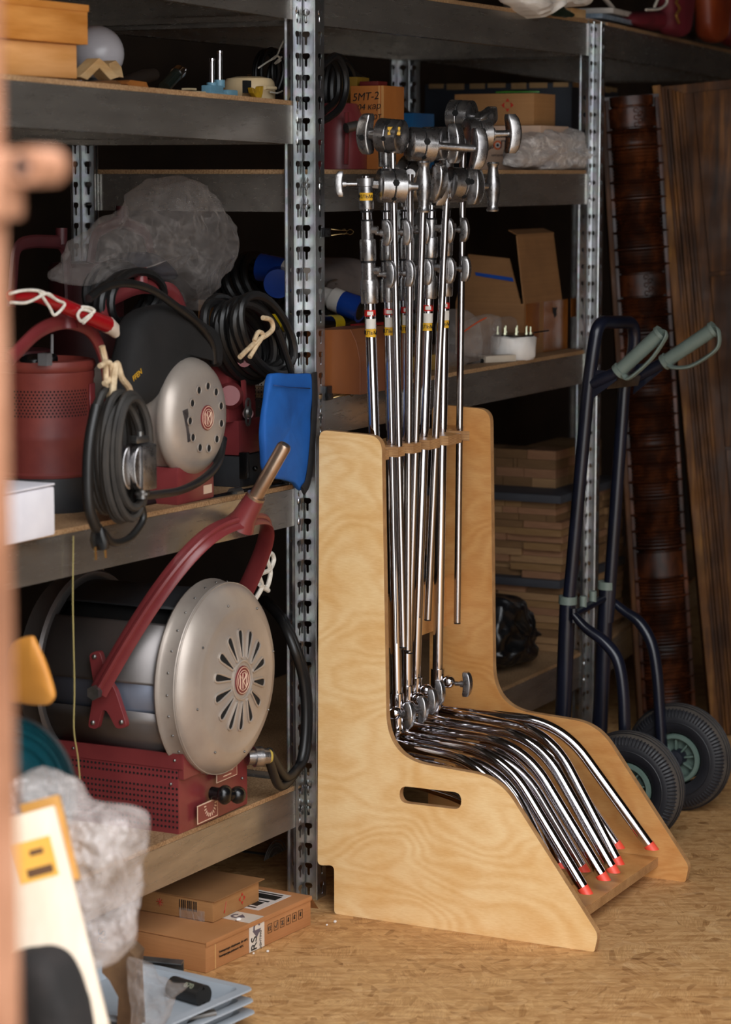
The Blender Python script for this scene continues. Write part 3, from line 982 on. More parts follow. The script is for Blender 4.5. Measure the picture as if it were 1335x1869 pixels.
for i in range(11):
    a = PI + PI * i / 10
    mb.box(-.004, .004, -.0012, .0012, 0, .0006, M=Matrix.Translation((x0 + .105 + .022 * math.cos(a), z0 + .044 + .022 * math.sin(a), .0018)) @ Matrix.Rotation(a, 4, 'Z'))
mb.build('dial_marks', M_INKCREAM, dl, smooth=False)['kind'] = 'stuff'
kx, kz = x0 + .115, z0 + .066
kn = MB().tube([(kx, y0, kz), (kx, y0 - .022, kz)], .014, 16).ball((kx, y0 - .032, kz), (.021, .016, .021), 18, 10).build('control_knob', M_BLK, BL)
MB().ball((kx + .032, y0 - .045, kz - .006), (.019, .018, .019), 18, 10).tube([(kx, y0 - .035, kz), (kx + .032, y0 - .045, kz - .006)], .011, 10).build('knob_grip', M_BLK, kn)
# cable gland and the lamp's cable
gx, gz = x1 - .012, z0 + .112
ga = Vector((.75, -.62, -.05)).normalized()
g0 = Vector((gx - .015, y0 - .002, gz))
MB().tube([g0, g0 + ga * .016, g0 + ga * .0161, g0 + ga * .034, g0 + ga * .0341, g0 + ga * .05], [.018, .018, .023, .023, .019, .017], 10).build('cable_gland', M_ALU, BL)
MB().tube([g0 + ga * .05, g0 + ga * .056], [.0165, .0135], 16).build('gland_seal', mat('yellowed_rubber', 'b9a24a'), BL)
for k, off in enumerate((0, .017)):
    pts = [g0 + ga * .05 + UP * (off - .006)] + [at(px, py, Y=yy) for px, py, yy in ((510 + off * 300, 1434 - off * 900, 2.585), (535, 1416 - off * 500, 2.585), (552, 1380, 2.588), (558, 1310, 2.59), (553, 1240, 2.592), (535, 1180, 2.60), (512, 1130, 2.66), (480, 1095, 2.84))]
    pts = [p + Vector((off * .5, -off * .15, 0)) if i else p for i, p in enumerate(pts)]
    MB().tube(spline(pts, 8), .0105, 10).build('lamp_cable', M_CABLE, BL)
# yoke with its spigot
YP = Vector((LC.x, 2.768, .588))
d = Vector((0, -.24, .385)).normalized(); HH = .40
pts = []
for i in range(41):
    th = PI * i / 40
    cx, sx = math.cos(th), math.sin(th)
    X = -math.copysign(abs(cx) ** .62, cx) * .232
    pts.append(YP + XA * X + d * (HH * abs(sx) ** .80))
yn = XA.cross(d)
yk = MB().tube(pts, .021, 12, flat=.26, up=XA).build('yoke', M_MAR, BL)
MB().tube([p + (p - YP).normalized() * .0062 for p in pts], .007, 8, up=XA).build('yoke_rib', M_MAR, yk)
ap = YP + d * HH
MB().tube([ap - d * .012, ap + d * .01, ap + d * .06], [.034, .026, .021], 18).build('yoke_socket', M_MAR, yk)
sp = MB().tube([ap + d * .058, ap + d * .066, ap + d * .0665, ap + d * .19, ap + d * .196], [.0205, .0205, .0152, .0150, .012], 20).build('spigot', M_BRASS, BL)
MB().tube([ap + d * .1955, ap + d * .197], .0075, 12).build('spigot_bore', M_STEEL, sp)
for s in (-1, 1):
    px = LC.x + s * .213
    T = Matrix.Translation((px, YP.y, YP.z))
    MM = T @ Matrix(((0, 0, s, 0), (1, 0, 0, 0), (0, 1, 0, 0), (0, 0, 0, 1)))
    ol = rpoly([(-.058, -.075, .012), (-.03, -.08, .012), (0, -.03, .03), (.016, -.085, .010), (.04, -.085, .012), (.022, 0, .05), (.034, .072, .012), (.008, .084, .014), (-.008, .03, .03), (-.03, .0, .03)], 4)
    br = MB().plate(ol, [], -.012, .002, MM).build('pivot_bracket', M_MAR, BL, bev=.002)
    MB().tube([(px, YP.y, YP.z), (px + s * .034, YP.y, YP.z)], .012, 14).tube([(px + s * .03, YP.y, YP.z), (px + s * .042, YP.y, YP.z)], .0155, 6).build('pivot_bolt', M_STEEL, BL)
    mb = MB()
    for (yy, zz) in ((.02, .068), (-.044, -.064), (.026, -.072)):
        mb.ball((px + s * .002, YP.y + yy, YP.z + zz), .0055, 8, 5)
    mb.build('bolt_head', M_STEEL, br)['kind'] = 'stuff'
# cord knotted round the yoke
kp = at(482, 1060, Y=2.66)
MB().tube(spline([at(x, y, Y=2.66) for x, y in ((462, 1100), (478, 1072), (474, 1050), (492, 1040), (500, 1022), (495, 1010), (488, 1020), (494, 1046), (486, 1074), (474, 1066), (490, 1078))], 6), .0055, 8).build('knotted_cord', M_WHITEROPE, BL)
tag(MB().tube(spline([at(134, 978, Y=2.612), at(133, 1100, Y=2.612), at(136, 1250, Y=2.613), at(135, 1330, Y=2.613), at(142, 1380, Y=2.613), at(146, 1422, Y=2.613)], 6), .0013, 5).build('loose_thread', mat('yellow_thread', 'a3955f')), 'thin yellowish thread hanging from the shelf edge across the large lamp', 'thread')
# ---------------------------------------------------------------- soft and coiled things
def film_material(name, tint, opacity=.25, rough=.12, scale=9, bump=.6, edge=.55):
    """thin clear or milky plastic sheet: clearest where it is seen square on"""
    k = N(name)
    nz = k.noise(scale, 6, None, .6, 1.2)
    ridge = k.math('ABSOLUTE', k.math('SUBTRACT', nz, .5))
    op = k.ramp(ridge, [(.0, (min(1, opacity * 2.2),) * 3), (.03, (opacity,) * 3), (.3, (opacity * .8,) * 3)])
    lw = k.n('LayerWeight'); lw.inputs['Blend'].default_value = .5
    gz = k.math('MULTIPLY', k.math('POWER', lw.outputs['Facing'], 2.5), edge)
    k.put(color=tint, rough=rough, spec=.8, alpha=k.math('MINIMUM', k.math('ADD', op, gz), 1.0))
    k.bump(k.noise(scale * 1.7, 6, None, .65, 1.5), bump, .02)
    return k.m
M_FILM = film_material('clear_plastic_film', 'c4bab4', .09, .08, edge=.4)
M_MILK = film_material('milky_plastic_film', 'd6cfca', .5, .2)
M_WHITEBAG = mat('white_polythene', 'd9d3cc', 'efeae4', 12, .4, 0, .5, 30)
M_BLACKCLOTH = mat('black_cloth', '0b0a0a', '161414', 10, .85, 0, .5, 60)
def dens(pl, k=6):
    return spline(pl, k, True)
def pillow(outline, depth, n, rings=9, amp=.006, freq=14, seed=0, k=5, ctr=None, flat=.6, sharp=False, cr=0, cf=12):
    """closed bulging sheet whose silhouette is the outline (3-D points); n is the bulge direction"""
    O = [Vector(p) for p in outline]
    O = dens(O, k) if not sharp else O
    c = ctr or sum(O, Vector()) / len(O)
    n = Vector(n).normalized()
    mb = MB()
    rows = []
    for s in (1, -1):
        for i in range(rings + 1):
            t = i / rings
            t2 = (t if s > 0 else 1 - t)
            rr = max(.02, math.sin(t2 * PI / 2) ** .9)
            h = depth * math.cos(t2 * PI / 2) ** flat * s * .5
            if s < 0 and i == 0: continue
            rows.append([c + (p - c) * rr + n * h for p in O])
    mb.rings(rows)
    mb.jitter(amp, freq, seed)
    mb.jitter(amp * .4, freq * 3.1, seed + 5)
    if cr:
        mb.crumple(cr, cf, seed, n)
    return mb
def pxs(pl, **kw):
    return [at(x, y, **kw) for x, y in pl]
def coil(C, u, v, ru, rv, loops, r, spread=.02, n=None, seed=1, seg=28):
    """one cable wound in loose loops about C in the plane of u and v"""
    q = random.Random(seed)
    u, v = Vector(u).normalized(), Vector(v).normalized()
    w = Vector(n) if n else u.cross(v)
    pts = []
    for L in range(loops):
        a1, a2 = ru * (1 + q.uniform(-.16, .1)), rv * (1 + q.uniform(-.12, .08))
        o = u * q.uniform(-.01, .01) + v * q.uniform(-.012, .012)
        h = (L / max(1, loops - 1) - .5) * spread
        for i in range(seg):
            a = 2 * PI * i / seg
            pts.append(C + o + u * (a1 * math.cos(a)) + v * (a2 * math.sin(a)) + w * (h + q.uniform(-.002, .002)))
    # soften the jumps between loops
    for _ in range(2):
        pts = [pts[0]] + [(pts[i - 1] + pts[i] * 2 + pts[i + 1]) / 4 for i in range(1, len(pts) - 1)] + [pts[-1]]
    return MB().tube(pts, r, 8)
def cable(pts, r=.008, k=8):
    return MB().tube(spline(pts, k), r, 10)
def box_thing(name, label, cat, x0, x1, y0, y1, z0, z1, m, bev=.002, rot=0, group=None):
    c = Vector(((x0 + x1) / 2, (y0 + y1) / 2, z0))
    F = Matrix.Translation(c) @ Matrix.Rotation(rot, 4, 'Z')
    t = thing(name, label, cat, group=group, M=F)
    o = MB(F).box(x0 - c.x, x1 - c.x, y0 - c.y, y1 - c.y, 0, z1 - z0, bev).build('body', m, t, angle=30)
    return t, F, o

# ---------------------------------------------------------------- the shelf at lamp height (left rack)
def silver_lamp(label, px, Yf, r, holes, m_front, group=None):
    C = at(*px, Y=Yf)
    t = thing('studio_lamp', label, 'studio lamp', (C.x, Yf + .12, lz('c', C.x)))
    F = frame(C, XA, NY)
    prof = [(.0001, .036), (r * .3, .035), (r * .62, .031), (r * .8, .025), (r * .9, .017), (r * .97, .006), (r, -.004), (r, -.012), (r * .97, -.016), (r * .97, -.05), (r * .99, -.054), (r * .99, -.06), (r * .93, -.066), (r * .93, -.2), (r * .6, -.22), (.0001, -.22)]
    fp = MB(F).lathe(prof, 64).build('lamp_head', m_front, t, angle=60)
    for i in range(11):
        a = 2 * PI * i / 11 + .3
        p = (r * .53 * math.cos(a), r * .53 * math.sin(a))
        T = F @ Matrix.Translation((p[0], p[1], .0325))
        MB(T).tube([(0, 0, -.002), (0, 0, .0012)], .0084, 14).build('vent_hole', M_HOLE, fp)
        MB(T).tube([(.0089 * math.cos(b), .0089 * math.sin(b), .0008) for b in [2 * PI * q / 14 for q in range(14)]], .0016, 5, closed=True).build('vent_lip', m_front, fp)
    emblem(fp, F @ Matrix.Translation((0, 0, .0365)), .026)
    MB(F @ Matrix.Translation((-.070, -.01, .0295)) @ Matrix.Rotation(.25, 4, 'Z')).box(-.008, .008, -.034, .034, -.004, .0022).build('worn_label', mat('worn_dark_label', '2a2527', '4a4443', 60, .6), fp, smooth=False)
    x0, x1 = C.x - .075, C.x + .075
    z0 = lz('c', C.x) + .0005
    MB().box(x0, x1, Yf - .008, Yf + .2, z0, C.z - r * .80, .004).build('ballast_box', M_MAR, t)
    MB().box(x1 - .045, x1 - .012, Yf - .0095, Yf - .007, z0 + .012, z0 + .03).build('small_plate', M_INKCREAM, t, smooth=False)
    return t, F, C
L2, F2, C2 = silver_lamp('smaller silver lamp with round vent holes on the shelf above the large lamp', (351, 761), 2.645, .1235, 11, M_SIL)
yk2 = MB().tube(bend([at(188, 600, Y=2.78), at(196, 548, Y=2.78), at(255, 520, Y=2.78), at(318, 530, Y=2.78), at(336, 570, Y=2.78), at(338, 620, Y=2.78)], .05, 6), .016, 10, flat=.45, up=(0, 1, 0)).build('yoke', M_MAR, L2)
MB().tube([at(257, 528, Y=2.78), at(257, 505, Y=2.78), at(257, 488, Y=2.78)], [.019, .014, .0135], 16).build('yoke_socket', M_MAR, yk2)

# round maroon housing at the doorway end
cx, cy = at(84, 800, Y=2.84).x, 2.84
zb = lz('c', cx)
L3 = thing('studio_lamp', 'round dusty maroon lamp housing with a mesh window, beside the door frame', 'studio lamp', (cx, cy, zb))
T3 = Matrix.Translation((cx, cy, 0))
zz = lambda y: at(84, y, Y=2.74).z
MB(T3).lathe([(.085, zz(700)), (.1, zz(685)), (.103, zz(676)), (.100, zz(668)), (.09, zz(666)), (.088, zz(690))], 40, cap=False).lathe([(.06, zz(885)), (.1, zz(885)), (.1015, zz(878)), (.098, zz(874)), (.098, zz(815)), (.0995, zz(810)), (.098, zz(805)), (.098, zz(706)), (.1, zz(700)), (.1, zz(688)), (.06, zz(684))], 40, cap=False).build('housing', M_MARD, L3)
MB(T3).lathe([(.0001, zz(690)), (.09, zz(690))], 24, cap=False).build('inner_floor', M_HOLE, L3)
MB(T3).lathe([(.0001, zb + .001), (.103, zb + .001), (.106, zb + .012), (.106, zz(884)), (.0001, zz(884))], 40).build('base_ring', M_BASEBLK, L3)
mb = MB(T3)
for j in range(9):
    for i in range(22):
        a = R(176 + i * 4.4 + (2.2 if j % 2 else 0)); h = zz(722) - j * .0062
        c, s_ = math.cos(a), math.sin(a)
        n_ = Vector((c, s_, 0)); tt = Vector((-s_, c, 0))
        mb.f([mb.v(n_ * .0985 + UP * h + tt * (.0021 * math.cos(q)) + UP * (.0021 * math.sin(q))) for q in [PI / 3 * k for k in range(6)]])
mb.build('perforation', M_HOLE, L3, smooth=False)['kind'] = 'stuff'
def around(a0, a1, y0, y1, r, m, name, par):
    mb = MB(T3)
    mb.grid([[(r * math.cos(R(a0 + (a1 - a0) * i / 8)), r * math.sin(R(a0 + (a1 - a0) * i / 8)), h) for i in range(9)] for h in (zz(y0), zz(y1))])
    return mb.build(name, m, par, solid=.002)
around(276, 298, 712, 802, .1, M_MAR, 'side_plate', L3)
yk3 = MB().tube(bend(pxs([(18, 655), (72, 600), (120, 584), (168, 600), (192, 655), (200, 740)], Y=2.72), .04, 5), .015, 10, flat=.5, up=(0, 1, 0)).build('yoke', M_MAR, L3)
MB().tube(pxs([(122, 598), (122, 578), (122, 556)], Y=2.72), [.023, .0175, .0165], 16).build('yoke_socket', M_MAR, yk3)
MB().tube(pxs([(95, 610), (95, 645)], Y=2.74), .003, 8).box(0, .02, 0, .02, 0, .024, M=Matrix.Translation(at(85, 668, Y=2.76))).build('lamp_pin', mat('bright_grey_metal', '9a9a9c', None, rough=.35, metal=.6), L3)
MB().ball(at(62, 660, Y=2.82), (.03, .03, .016)).ball(at(90, 655, Y=2.8), (.018, .018, .014)).build('lamp_socket', M_BLK, L3)

# red housing by the post
bx = at(432, 760, Y=2.72)
L4 = thing('studio_lamp', 'boxy maroon lamp housing under the black cable coil, nearest the shelving post', 'studio lamp', (bx.x, 2.78, lz('c', bx.x)))
zq = lambda y: at(432, y, Y=2.70).z
w4 = .062
MB().box(bx.x - w4 - .004, bx.x + w4 + .004, 2.70, 2.86, zq(665), zq(640), .006).box(bx.x - w4, bx.x + w4, 2.705, 2.855, zq(770), zq(664), .004).box(bx.x - .035, bx.x + w4 + .006, 2.695, 2.85, zq(832), zq(768), .004).build('housing', M_MAR, L4)
MB().box(bx.x - .04, bx.x + w4 + .014, 2.69, 2.86, lz('c', bx.x) + .0005, zq(833), .004).build('base', M_BASEBLK, L4)
MB().box(bx.x - .04, bx.x - .022, 2.675, 2.692, lz('c', bx.x) + .02, zq(825), .002).ball(at(466, 855, Y=2.676), .006).build('base_latch', M_BLK, L4)
MB().tube([at(420, 722, Y=2.705), at(420, 722, Y=2.69)], [.03, .022], 24).build('pivot_boss', M_MAR, L4)
MB().tube(pxs([(443, 672), (446, 720), (452, 752)], Y=2.682), .010, 10, flat=.45, up=(0, 1, 0)).build('yoke_strap', M_MAR, L4)
MB().tube([at(448, 656, Y=2.70), at(446, 657, Y=2.645)], .0155, 20).build('yoke_stud', M_MAR, L4)
MB().tube([at(453, 755, Y=2.70), at(453, 755, Y=2.67)], .012, 16).build('pivot_stud', M_MAR, L4)
kn = MB(frame(at(453, 752, Y=2.665), XA, NY)).lathe([(.0001, .006), (.009, .006), (.0125, .002), (.0125, -.004), (.0001, -.006)], 20).tube([(.009 * math.cos(a), .017 + .012 * math.sin(a), 0) for a in [PI * k / 12 for k in range(13)]], .0028, 6).tube([(.009 * math.cos(a), -.017 - .012 * math.sin(a), 0) for a in [PI * k / 12 for k in range(13)]], .0028, 6).tube([(.009, -.017, 0), (.009, .017, 0)], .0028, 6).tube([(-.009, -.017, 0), (-.009, .017, 0)], .0028, 6)
kn.build('wing_nut', M_STEEL, L4)
mb = MB()
for j in range(9):
    for i in range(3):
        mb.box(0, .003, 0, .0006, 0, .003, M=Matrix.Translation(at(466 + i * 5.5, 675 + j * 7, Y=2.7045)))
mb.build('perforation', M_HOLE, L4, smooth=False)['kind'] = 'stuff'

# lamps in the dark at the back; shade painted into their darker maroon
def back_lamp(label, px, Y, w, yoke):
    c = at(*px, Y=Y)
    t = thing('studio_lamp', label, 'studio lamp', (c.x, Y + w, lz('c', c.x)))
    MB(Matrix.Translation((c.x, Y + w, 0))).lathe([(w * .7, lz('c', c.x) + .001), (w, lz('c', c.x) + .001), (w, c.z - .01), (w * .92, c.z), (.001, c.z)], 28).build('housing', mat('shaded_maroon_enamel', '3c1417', '4a1a1e', 9, .5), t)
    y = MB().tube(bend(pxs(yoke, Y=Y), .03, 5), .014, 8, flat=.5, up=(0, 1, 0)).build('yoke', mat('shaded_maroon_enamel', ''), t)
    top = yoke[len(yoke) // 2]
    MB().tube(pxs([(top[0], top[1] + 4), (top[0], top[1] - 26)], Y=Y), .013, 12).build('yoke_socket', mat('shaded_maroon_enamel', ''), y)
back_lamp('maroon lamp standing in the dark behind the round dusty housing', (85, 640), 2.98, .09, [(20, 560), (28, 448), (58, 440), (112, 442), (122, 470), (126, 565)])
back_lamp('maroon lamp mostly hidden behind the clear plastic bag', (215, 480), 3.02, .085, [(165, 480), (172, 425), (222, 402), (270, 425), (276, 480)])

# red handled tool tied with white cord
rt = thing('torch', 'red tubular torch tied with white cord, lying on the maroon yoke', 'torch', at(130, 575, Y=2.685))
MB().tube(pxs([(20, 540), (70, 540), (110, 556), (160, 578), (195, 592)], Y=2.685), [.011, .013, .015, .016, .017], 14).build('body', mat('glossy_red_plastic', '96131a', None, rough=.2), rt)
MB().tube(pxs([(195, 592), (206, 600), (212, 612)], Y=2.685), [.0175, .015, .008], 12).build('white_tip', mat('ivory_plastic', 'd8c9ba', None, rough=.4), rt)
MB().tube(spline(pxs([(18, 536), (45, 530), (75, 532), (105, 548), (118, 556), (100, 575), (90, 560), (70, 530)], Y=2.668), 6), .003, 6).tube(spline(pxs([(20, 552), (50, 552), (85, 536), (100, 545)], Y=2.667), 6), .003, 6).tube(spline(pxs([(150, 560), (165, 562), (172, 568), (160, 578), (148, 586), (142, 575), (150, 565), (168, 572), (152, 590)], Y=2.666), 6), .0032, 6).build('white_cord', M_WHITEROPE, rt)

# black cloth over the lamp
bc = pillow(pxs([(212, 735), (222, 640), (232, 590), (262, 560), (318, 552), (352, 580), (380, 602), (392, 640), (388, 668), (345, 655), (300, 680), (268, 725), (240, 745)], Y=2.70), .10, NY, 8, .006, 12, 3).build('black_cloth', M_BLACKCLOTH, sub=1)
tag(bc, 'black cloth hood slung over the smaller silver lamp', 'cloth')
text('FFEN', .0165, frame(at(251, 685, Y=2.636), at(265, 672, Y=2.636) - at(238, 699, Y=2.636), NY), M_YEL, bc, 'yellow_lettering')

# cables
def single(mb, name, m, label, cat, group=None):
    return tag(mb.build(name, m), label, cat, group)
hc = coil(at(219, 832, Y=2.575), XA + Vector((0, -.15, 0)), UP, .052, .118, 8, .0082, .07, seed=3)
hc = single(hc, 'cable_coil', M_CABLED, 'dusty cable wound in a tall hanging coil in front of the round maroon housing', 'cable')
MB().tube(spline(pxs([(176, 740), (164, 800), (160, 860), (162, 920), (172, 955), (180, 968)], Y=2.55), 6), .011, 10).build('cable_tail', M_CABLE, hc)
MB().tube(spline(pxs([(250, 905), (262, 940), (252, 965), (232, 985), (205, 990), (188, 970)], Y=2.545), 6), .0075, 10).build('cable_tail', M_CABLE, hc)
pg = MB().tube(pxs([(178, 962), (181, 985), (184, 1000)], Y=2.55), [.012, .020, .019], 12, flat=.6).build('plug', M_BLK, hc)
MB().tube(pxs([(174, 998), (175, 1022)], Y=2.55), .0024, 8).build('plug_pin', mat('brass_pin', 'c7a36a', None, rough=.25, metal=1), hc)
MB().tube(pxs([(191, 992), (193, 1018)], Y=2.55), .0024, 8).build('plug_pin', mat('brass_pin', ''), hc)
# cast plug box hanging in the coil
bc0 = at(252, 852, Y=2.53)
pb = thing('plug_box', 'cast aluminium cable connector box hanging against the dusty coil', 'connector', bc0)
FB = frame(bc0, XA - Vector((0, .25, 0)), NY - Vector((.25, 0, 0)))
sg = 1 if (FB @ Vector((0, 1, 0))).z > bc0.z else -1
MB(FB).box(-.006, .033, -.045, .045, -.02, .02, .006).build('body', M_ALU, pb)
for q, xx in enumerate((-.004, -.022)):
    MB(FB @ Matrix.Translation((xx, 0, .004 - q * .012))).prism([(0, -.042)] + [(-.016 * math.cos(a) if False else -.020 * math.cos(a), .042 * math.sin(a)) for a in [-PI / 2 + PI * i / 14 for i in range(1, 14)]] + [(0, .042)], -.008, .010).build('side_lobe', M_ALU, pb, bev=.002)
MB(FB).box(-.014, .020, sg * .046, sg * .060, -.012, .012, .003).tube([(0.006, sg * .058, 0), (.006, sg * .068, 0)], .008, 12).build('cable_clamp', M_STEEL, pb)
MB(FB).tube([(.01, -sg * .045, 0), (.01, -sg * .062, 0)], .012, 12).tube([(.01, -sg * .05, 0), (.01, -sg * .055, 0)], .0145, 8).build('cable_clamp', M_STEEL, pb)
single(cable([at(258, 905, Y=2.53), at(290, 902, Y=2.55), at(330, 895, Y=2.575), at(370, 875, Y=2.59), at(398, 845, Y=2.615), at(408, 800, Y=2.63)], .0085), 'cable', M_CABLE, 'black cable sweeping under the smaller silver lamp from the connector box', 'cable')
# cotton ties
tie = MB().tube(spline(pxs([(186, 632), (192, 660), (194, 700), (200, 730)], Y=2.60), 5), .0062, 8).tube(spline(pxs([(204, 735), (212, 665), (222, 690), (236, 710), (238, 735), (222, 748)], Y=2.585), 6), .0068, 8).tube(spline(pxs([(182, 668), (200, 662), (205, 688), (190, 700)], Y=2.592), 5), .0055, 8)
single(tie, 'cotton_tie', M_ROPE, 'tan cotton tie holding the hanging cable coil on the maroon yoke', 'cord')
tc = coil(at(230, 545, Y=2.80), XA, UP, .115, .062, 5, .0095, .06, seed=5)
single(tc, 'cable_coil', M_CABLE, 'black cable looped over the yoke under the clear plastic bag', 'cable')
single(cable([at(162, 545, Y=2.66), at(190, 525, Y=2.66), at(230, 517, Y=2.655), at(275, 528, Y=2.65), at(320, 558, Y=2.65), at(360, 590, Y=2.65), at(385, 625, Y=2.655), at(390, 662, Y=2.66)], .0085), 'cable', M_CABLE, 'single black cable lying across the top of the black cloth', 'cable')
u_ = (at(520, 690, Y=2.7) - at(385, 545, Y=2.7)).normalized()
v_ = u_.cross(YA).normalized()
bcoil = coil(at(452, 618, Y=2.67), u_, v_, .128, .066, 10, .0098, .09, seed=8)
bcoil = single(bcoil, 'cable_coil', M_CABLE, 'thick black cable coil draped over the boxy maroon housing', 'cable')
MB().tube(spline(pxs([(505, 600), (520, 640), (532, 680), (536, 694)], Y=2.60), 5), .007, 8).build('cable_tail', M_CABLE, bcoil)
tie2 = MB().tube(spline(pxs([(438, 652), (452, 638), (470, 622), (486, 612), (498, 600), (494, 584), (480, 580)], Y=2.592), 6), .0055, 8).tube(spline(pxs([(456, 652), (468, 632), (480, 612), (472, 606), (464, 622)], Y=2.59), 6), .005, 8)
single(tie2, 'cotton_tie', M_ROPE, 'tan cotton tie around the thick black cable coil', 'cord')

# clear plastic bag on top
bag = pillow(pxs([(128, 520), (140, 480), (165, 436), (200, 412), (245, 385), (278, 350), (318, 330), (350, 348), (372, 378), (392, 420), (398, 452), (388, 490), (362, 508), (356, 540), (345, 560), (325, 545), (290, 510), (240, 490), (180, 500)], Y=2.86), .15, NY, 16, .010, 11, 11, k=7, cr=.035, cf=13).build('plastic_bag', M_FILM, sub=1)
tag(bag, 'crumpled clear plastic bag heaped on the cables of the upper lamps', 'plastic bag')
# cone of dark cloth in the bag
single(pillow(pxs([(205, 520), (225, 470), (250, 458), (285, 470), (310, 510)], Y=2.90), .08, NY, 6, .004, 12, 4), 'cloth_bundle', mat('navy_cloth', '10131c', '1b2030', 10, .8), 'dark navy cloth bundle showing through the clear plastic bag', 'cloth')

# blue pouch hanging at the post
Yb = 2.585
bp = thing('fabric_pouch', 'bright blue fabric pouch with black webbing hanging at the shelving post', 'pouch', at(530, 890, Y=Yb))
M_BLUE = mat('royal_blue_canvas', '0a4a92', '125cae', 8, .75, 0, .4, 40)
pillow(pxs([(490, 690), (500, 680), (530, 682), (566, 684), (566, 720), (560, 800), (556, 870), (548, 896), (532, 880), (500, 872), (484, 860), (478, 800), (482, 740)], Y=Yb), .022, NY, 10, .003, 16, 6, flat=.4, cr=.005, cf=14).build('pouch_body', M_BLUE, bp, sub=1)
MB().grid([pxs([(500, 702), (530, 706), (566, 708)], Y=Yb - .018), pxs([(500, 704), (530, 708), (566, 710)], Y=Yb - .018)]).build('seam', mat('blue_thread', '073a78'), bp, solid=.002)
wb = spline(pxs([(574, 680), (575, 730), (572, 790), (568, 840), (562, 880), (553, 896)], Y=Yb - .012), 5)
MB().tube(wb, .0125, 8, flat=.3, up=(0, 1, 0)).build('webbing_edge', mat('black_webbing', '0e0d0e', '191718', 60, .8), bp)

# white carton and a folded stand leg at the shelf front
t, F, o = box_thing('foam_box', 'small white box on the shelf edge beside the rusty door frame', 'box', 3.69, 3.852, 2.572, 2.76, lz('c', 3.852) + .0035, 1.076, mat('white_foam', 'd9d6dc', 'e6e3e8', 10, .6), .006)
MB(F).box(-.081, .081, -.094, .094, .0935, .097, .001).build('lid_edge', mat('white_foam', ''), t)
lg = thing('folded_tripod', 'black folded tripod with a threaded end lying along the shelf front', 'tripod', at(500, 890, Y=2.64))
MB().tube(pxs([(380, 912), (440, 900), (520, 884)], Y=2.645), .008, 10).build('tube', M_BLK, lg)
MB().tube(pxs([(424, 902), (436, 899)], Y=2.645), .0135, 10).tube(pxs([(520, 884), (538, 881)], Y=2.64), .012, 10).build('collar', M_STEEL, lg)
single(MB().tube(pxs([(210, 945), (270, 938), (330, 925)], Y=2.66), .009, 10).tube(pxs([(205, 930), (290, 915)], Y=2.70), .012, 10), 'folded_tripod', M_BLK, 'dark folded tripod lying behind the hanging cable coil', 'tripod')

# ---------------------------------------------------------------- top shelf of the left rack
def onb(x, y, X=4.3):
    for _ in range(6):
        p = at(x, y, Z=lz('b', X)); X = p.x
    return p
M_BOX1 = mat('orange_varnished_wood', 'b5722f', 'd3914c', 5, .4, 0, 0, 1, (1, 4, 8))
M_BOX2 = mat('pale_orange_wood', 'c98c4c', 'dba066', 5, .45, 0, 0, 1, (1, 4, 8))
p = at(141, 118, Y=2.655)
z0 = lz('b', 3.9) + .003
t, F, o = box_thing('wooden_box', 'pale wooden box under the darker wooden box on the upper left shelf', 'wooden box', 3.70, p.x, 2.655, 2.80, z0, at(141, 82, X=p.x).z, M_BOX2, .003)
z1 = at(141, 82, X=p.x).z
t, F, o = box_thing('wooden_box', 'orange varnished wooden box stacked on the paler wooden box', 'wooden box', 3.70, p.x + .024, 2.645, 2.80, z1 + .0008, at(155, 10, X=p.x + .02).z, M_BOX1, .002)
MB().box(3.70, p.x + .026, 2.643, 2.802, at(155, 10, X=p.x + .02).z - .012, at(155, 10, X=p.x + .02).z + .001, .001).build('lid', M_BOX1, t)
gc = at(176, 98, Y=2.86)
gr = gc.z - lz('b', gc.x) - .004
gl = thing('glass_globe', 'frosted white glass globe behind the stacked wooden boxes', 'globe lampshade', (gc.x, gc.y, lz('b', gc.x)))
MB().ball(gc, .058, 28, 18).build('globe', mat('frosted_glass', 'b9b4b8', 'c7c2c6', 6, .25), gl)
MB().tube([(gc.x, gc.y, lz('b', gc.x) + .001), (gc.x, gc.y, gc.z - .05)], [.034, .03], 20).build('globe_neck', M_BASEBLK, gl)
def wedge(label, pl, Y, th, m):
    P = pxs(pl, Y=Y)
    mb = MB(); mb.rings([P, [q + Vector((0, th, 0)) for q in P]])
    return tag(mb.build('wood_offcut', m, bev=.001), label, 'wood offcut', 'wood offcuts on the upper left shelf')
M_OFF = mat('pine_offcut', 'b98f5d', 'd4b080', 6, .6, 0, 0, 1, (1, 6, 6))
wedge('pine offcut propped up like a roof beside the glass globe', [(146, 140), (182, 106), (190, 112), (212, 135), (220, 140), (202, 146), (182, 124), (160, 146)], 2.70, .03, M_OFF)
wedge('small pine wedge leaning behind the propped offcut', [(205, 138), (200, 116), (212, 110), (222, 122), (226, 142)], 2.76, .03, M_OFF)
wedge('low orange-brown block lying at the shelf edge', [(232, 152), (240, 146), (268, 150), (272, 161), (236, 158)], 2.68, .04, mat('orange_block', '8a4f1f', 'a9682e', 8, .5))
wedge('dark brown sliver of wood lying under the propped offcut', [(160, 150), (210, 146), (222, 152), (214, 158), (170, 156)], 2.668, .03, mat('dark_offcut', '5b3a1f', '6d4828', 8, .6))
dk = at(262, 138, Y=2.86)
single(MB().tube(pxs([(228, 150), (262, 140), (282, 136)], Y=2.86), [.012, .016, .013], 14), 'rubber_roll', mat('dark_brown_rubber', '231a14', '33271e', 10, .6), 'dark rolled tube lying behind the wood offcuts', 'roll')
lm = thing('lamp_tube', 'dark lamp tube with a chromed end leaning on the upper left shelf', 'lamp tube', at(312, 160, Y=2.72))
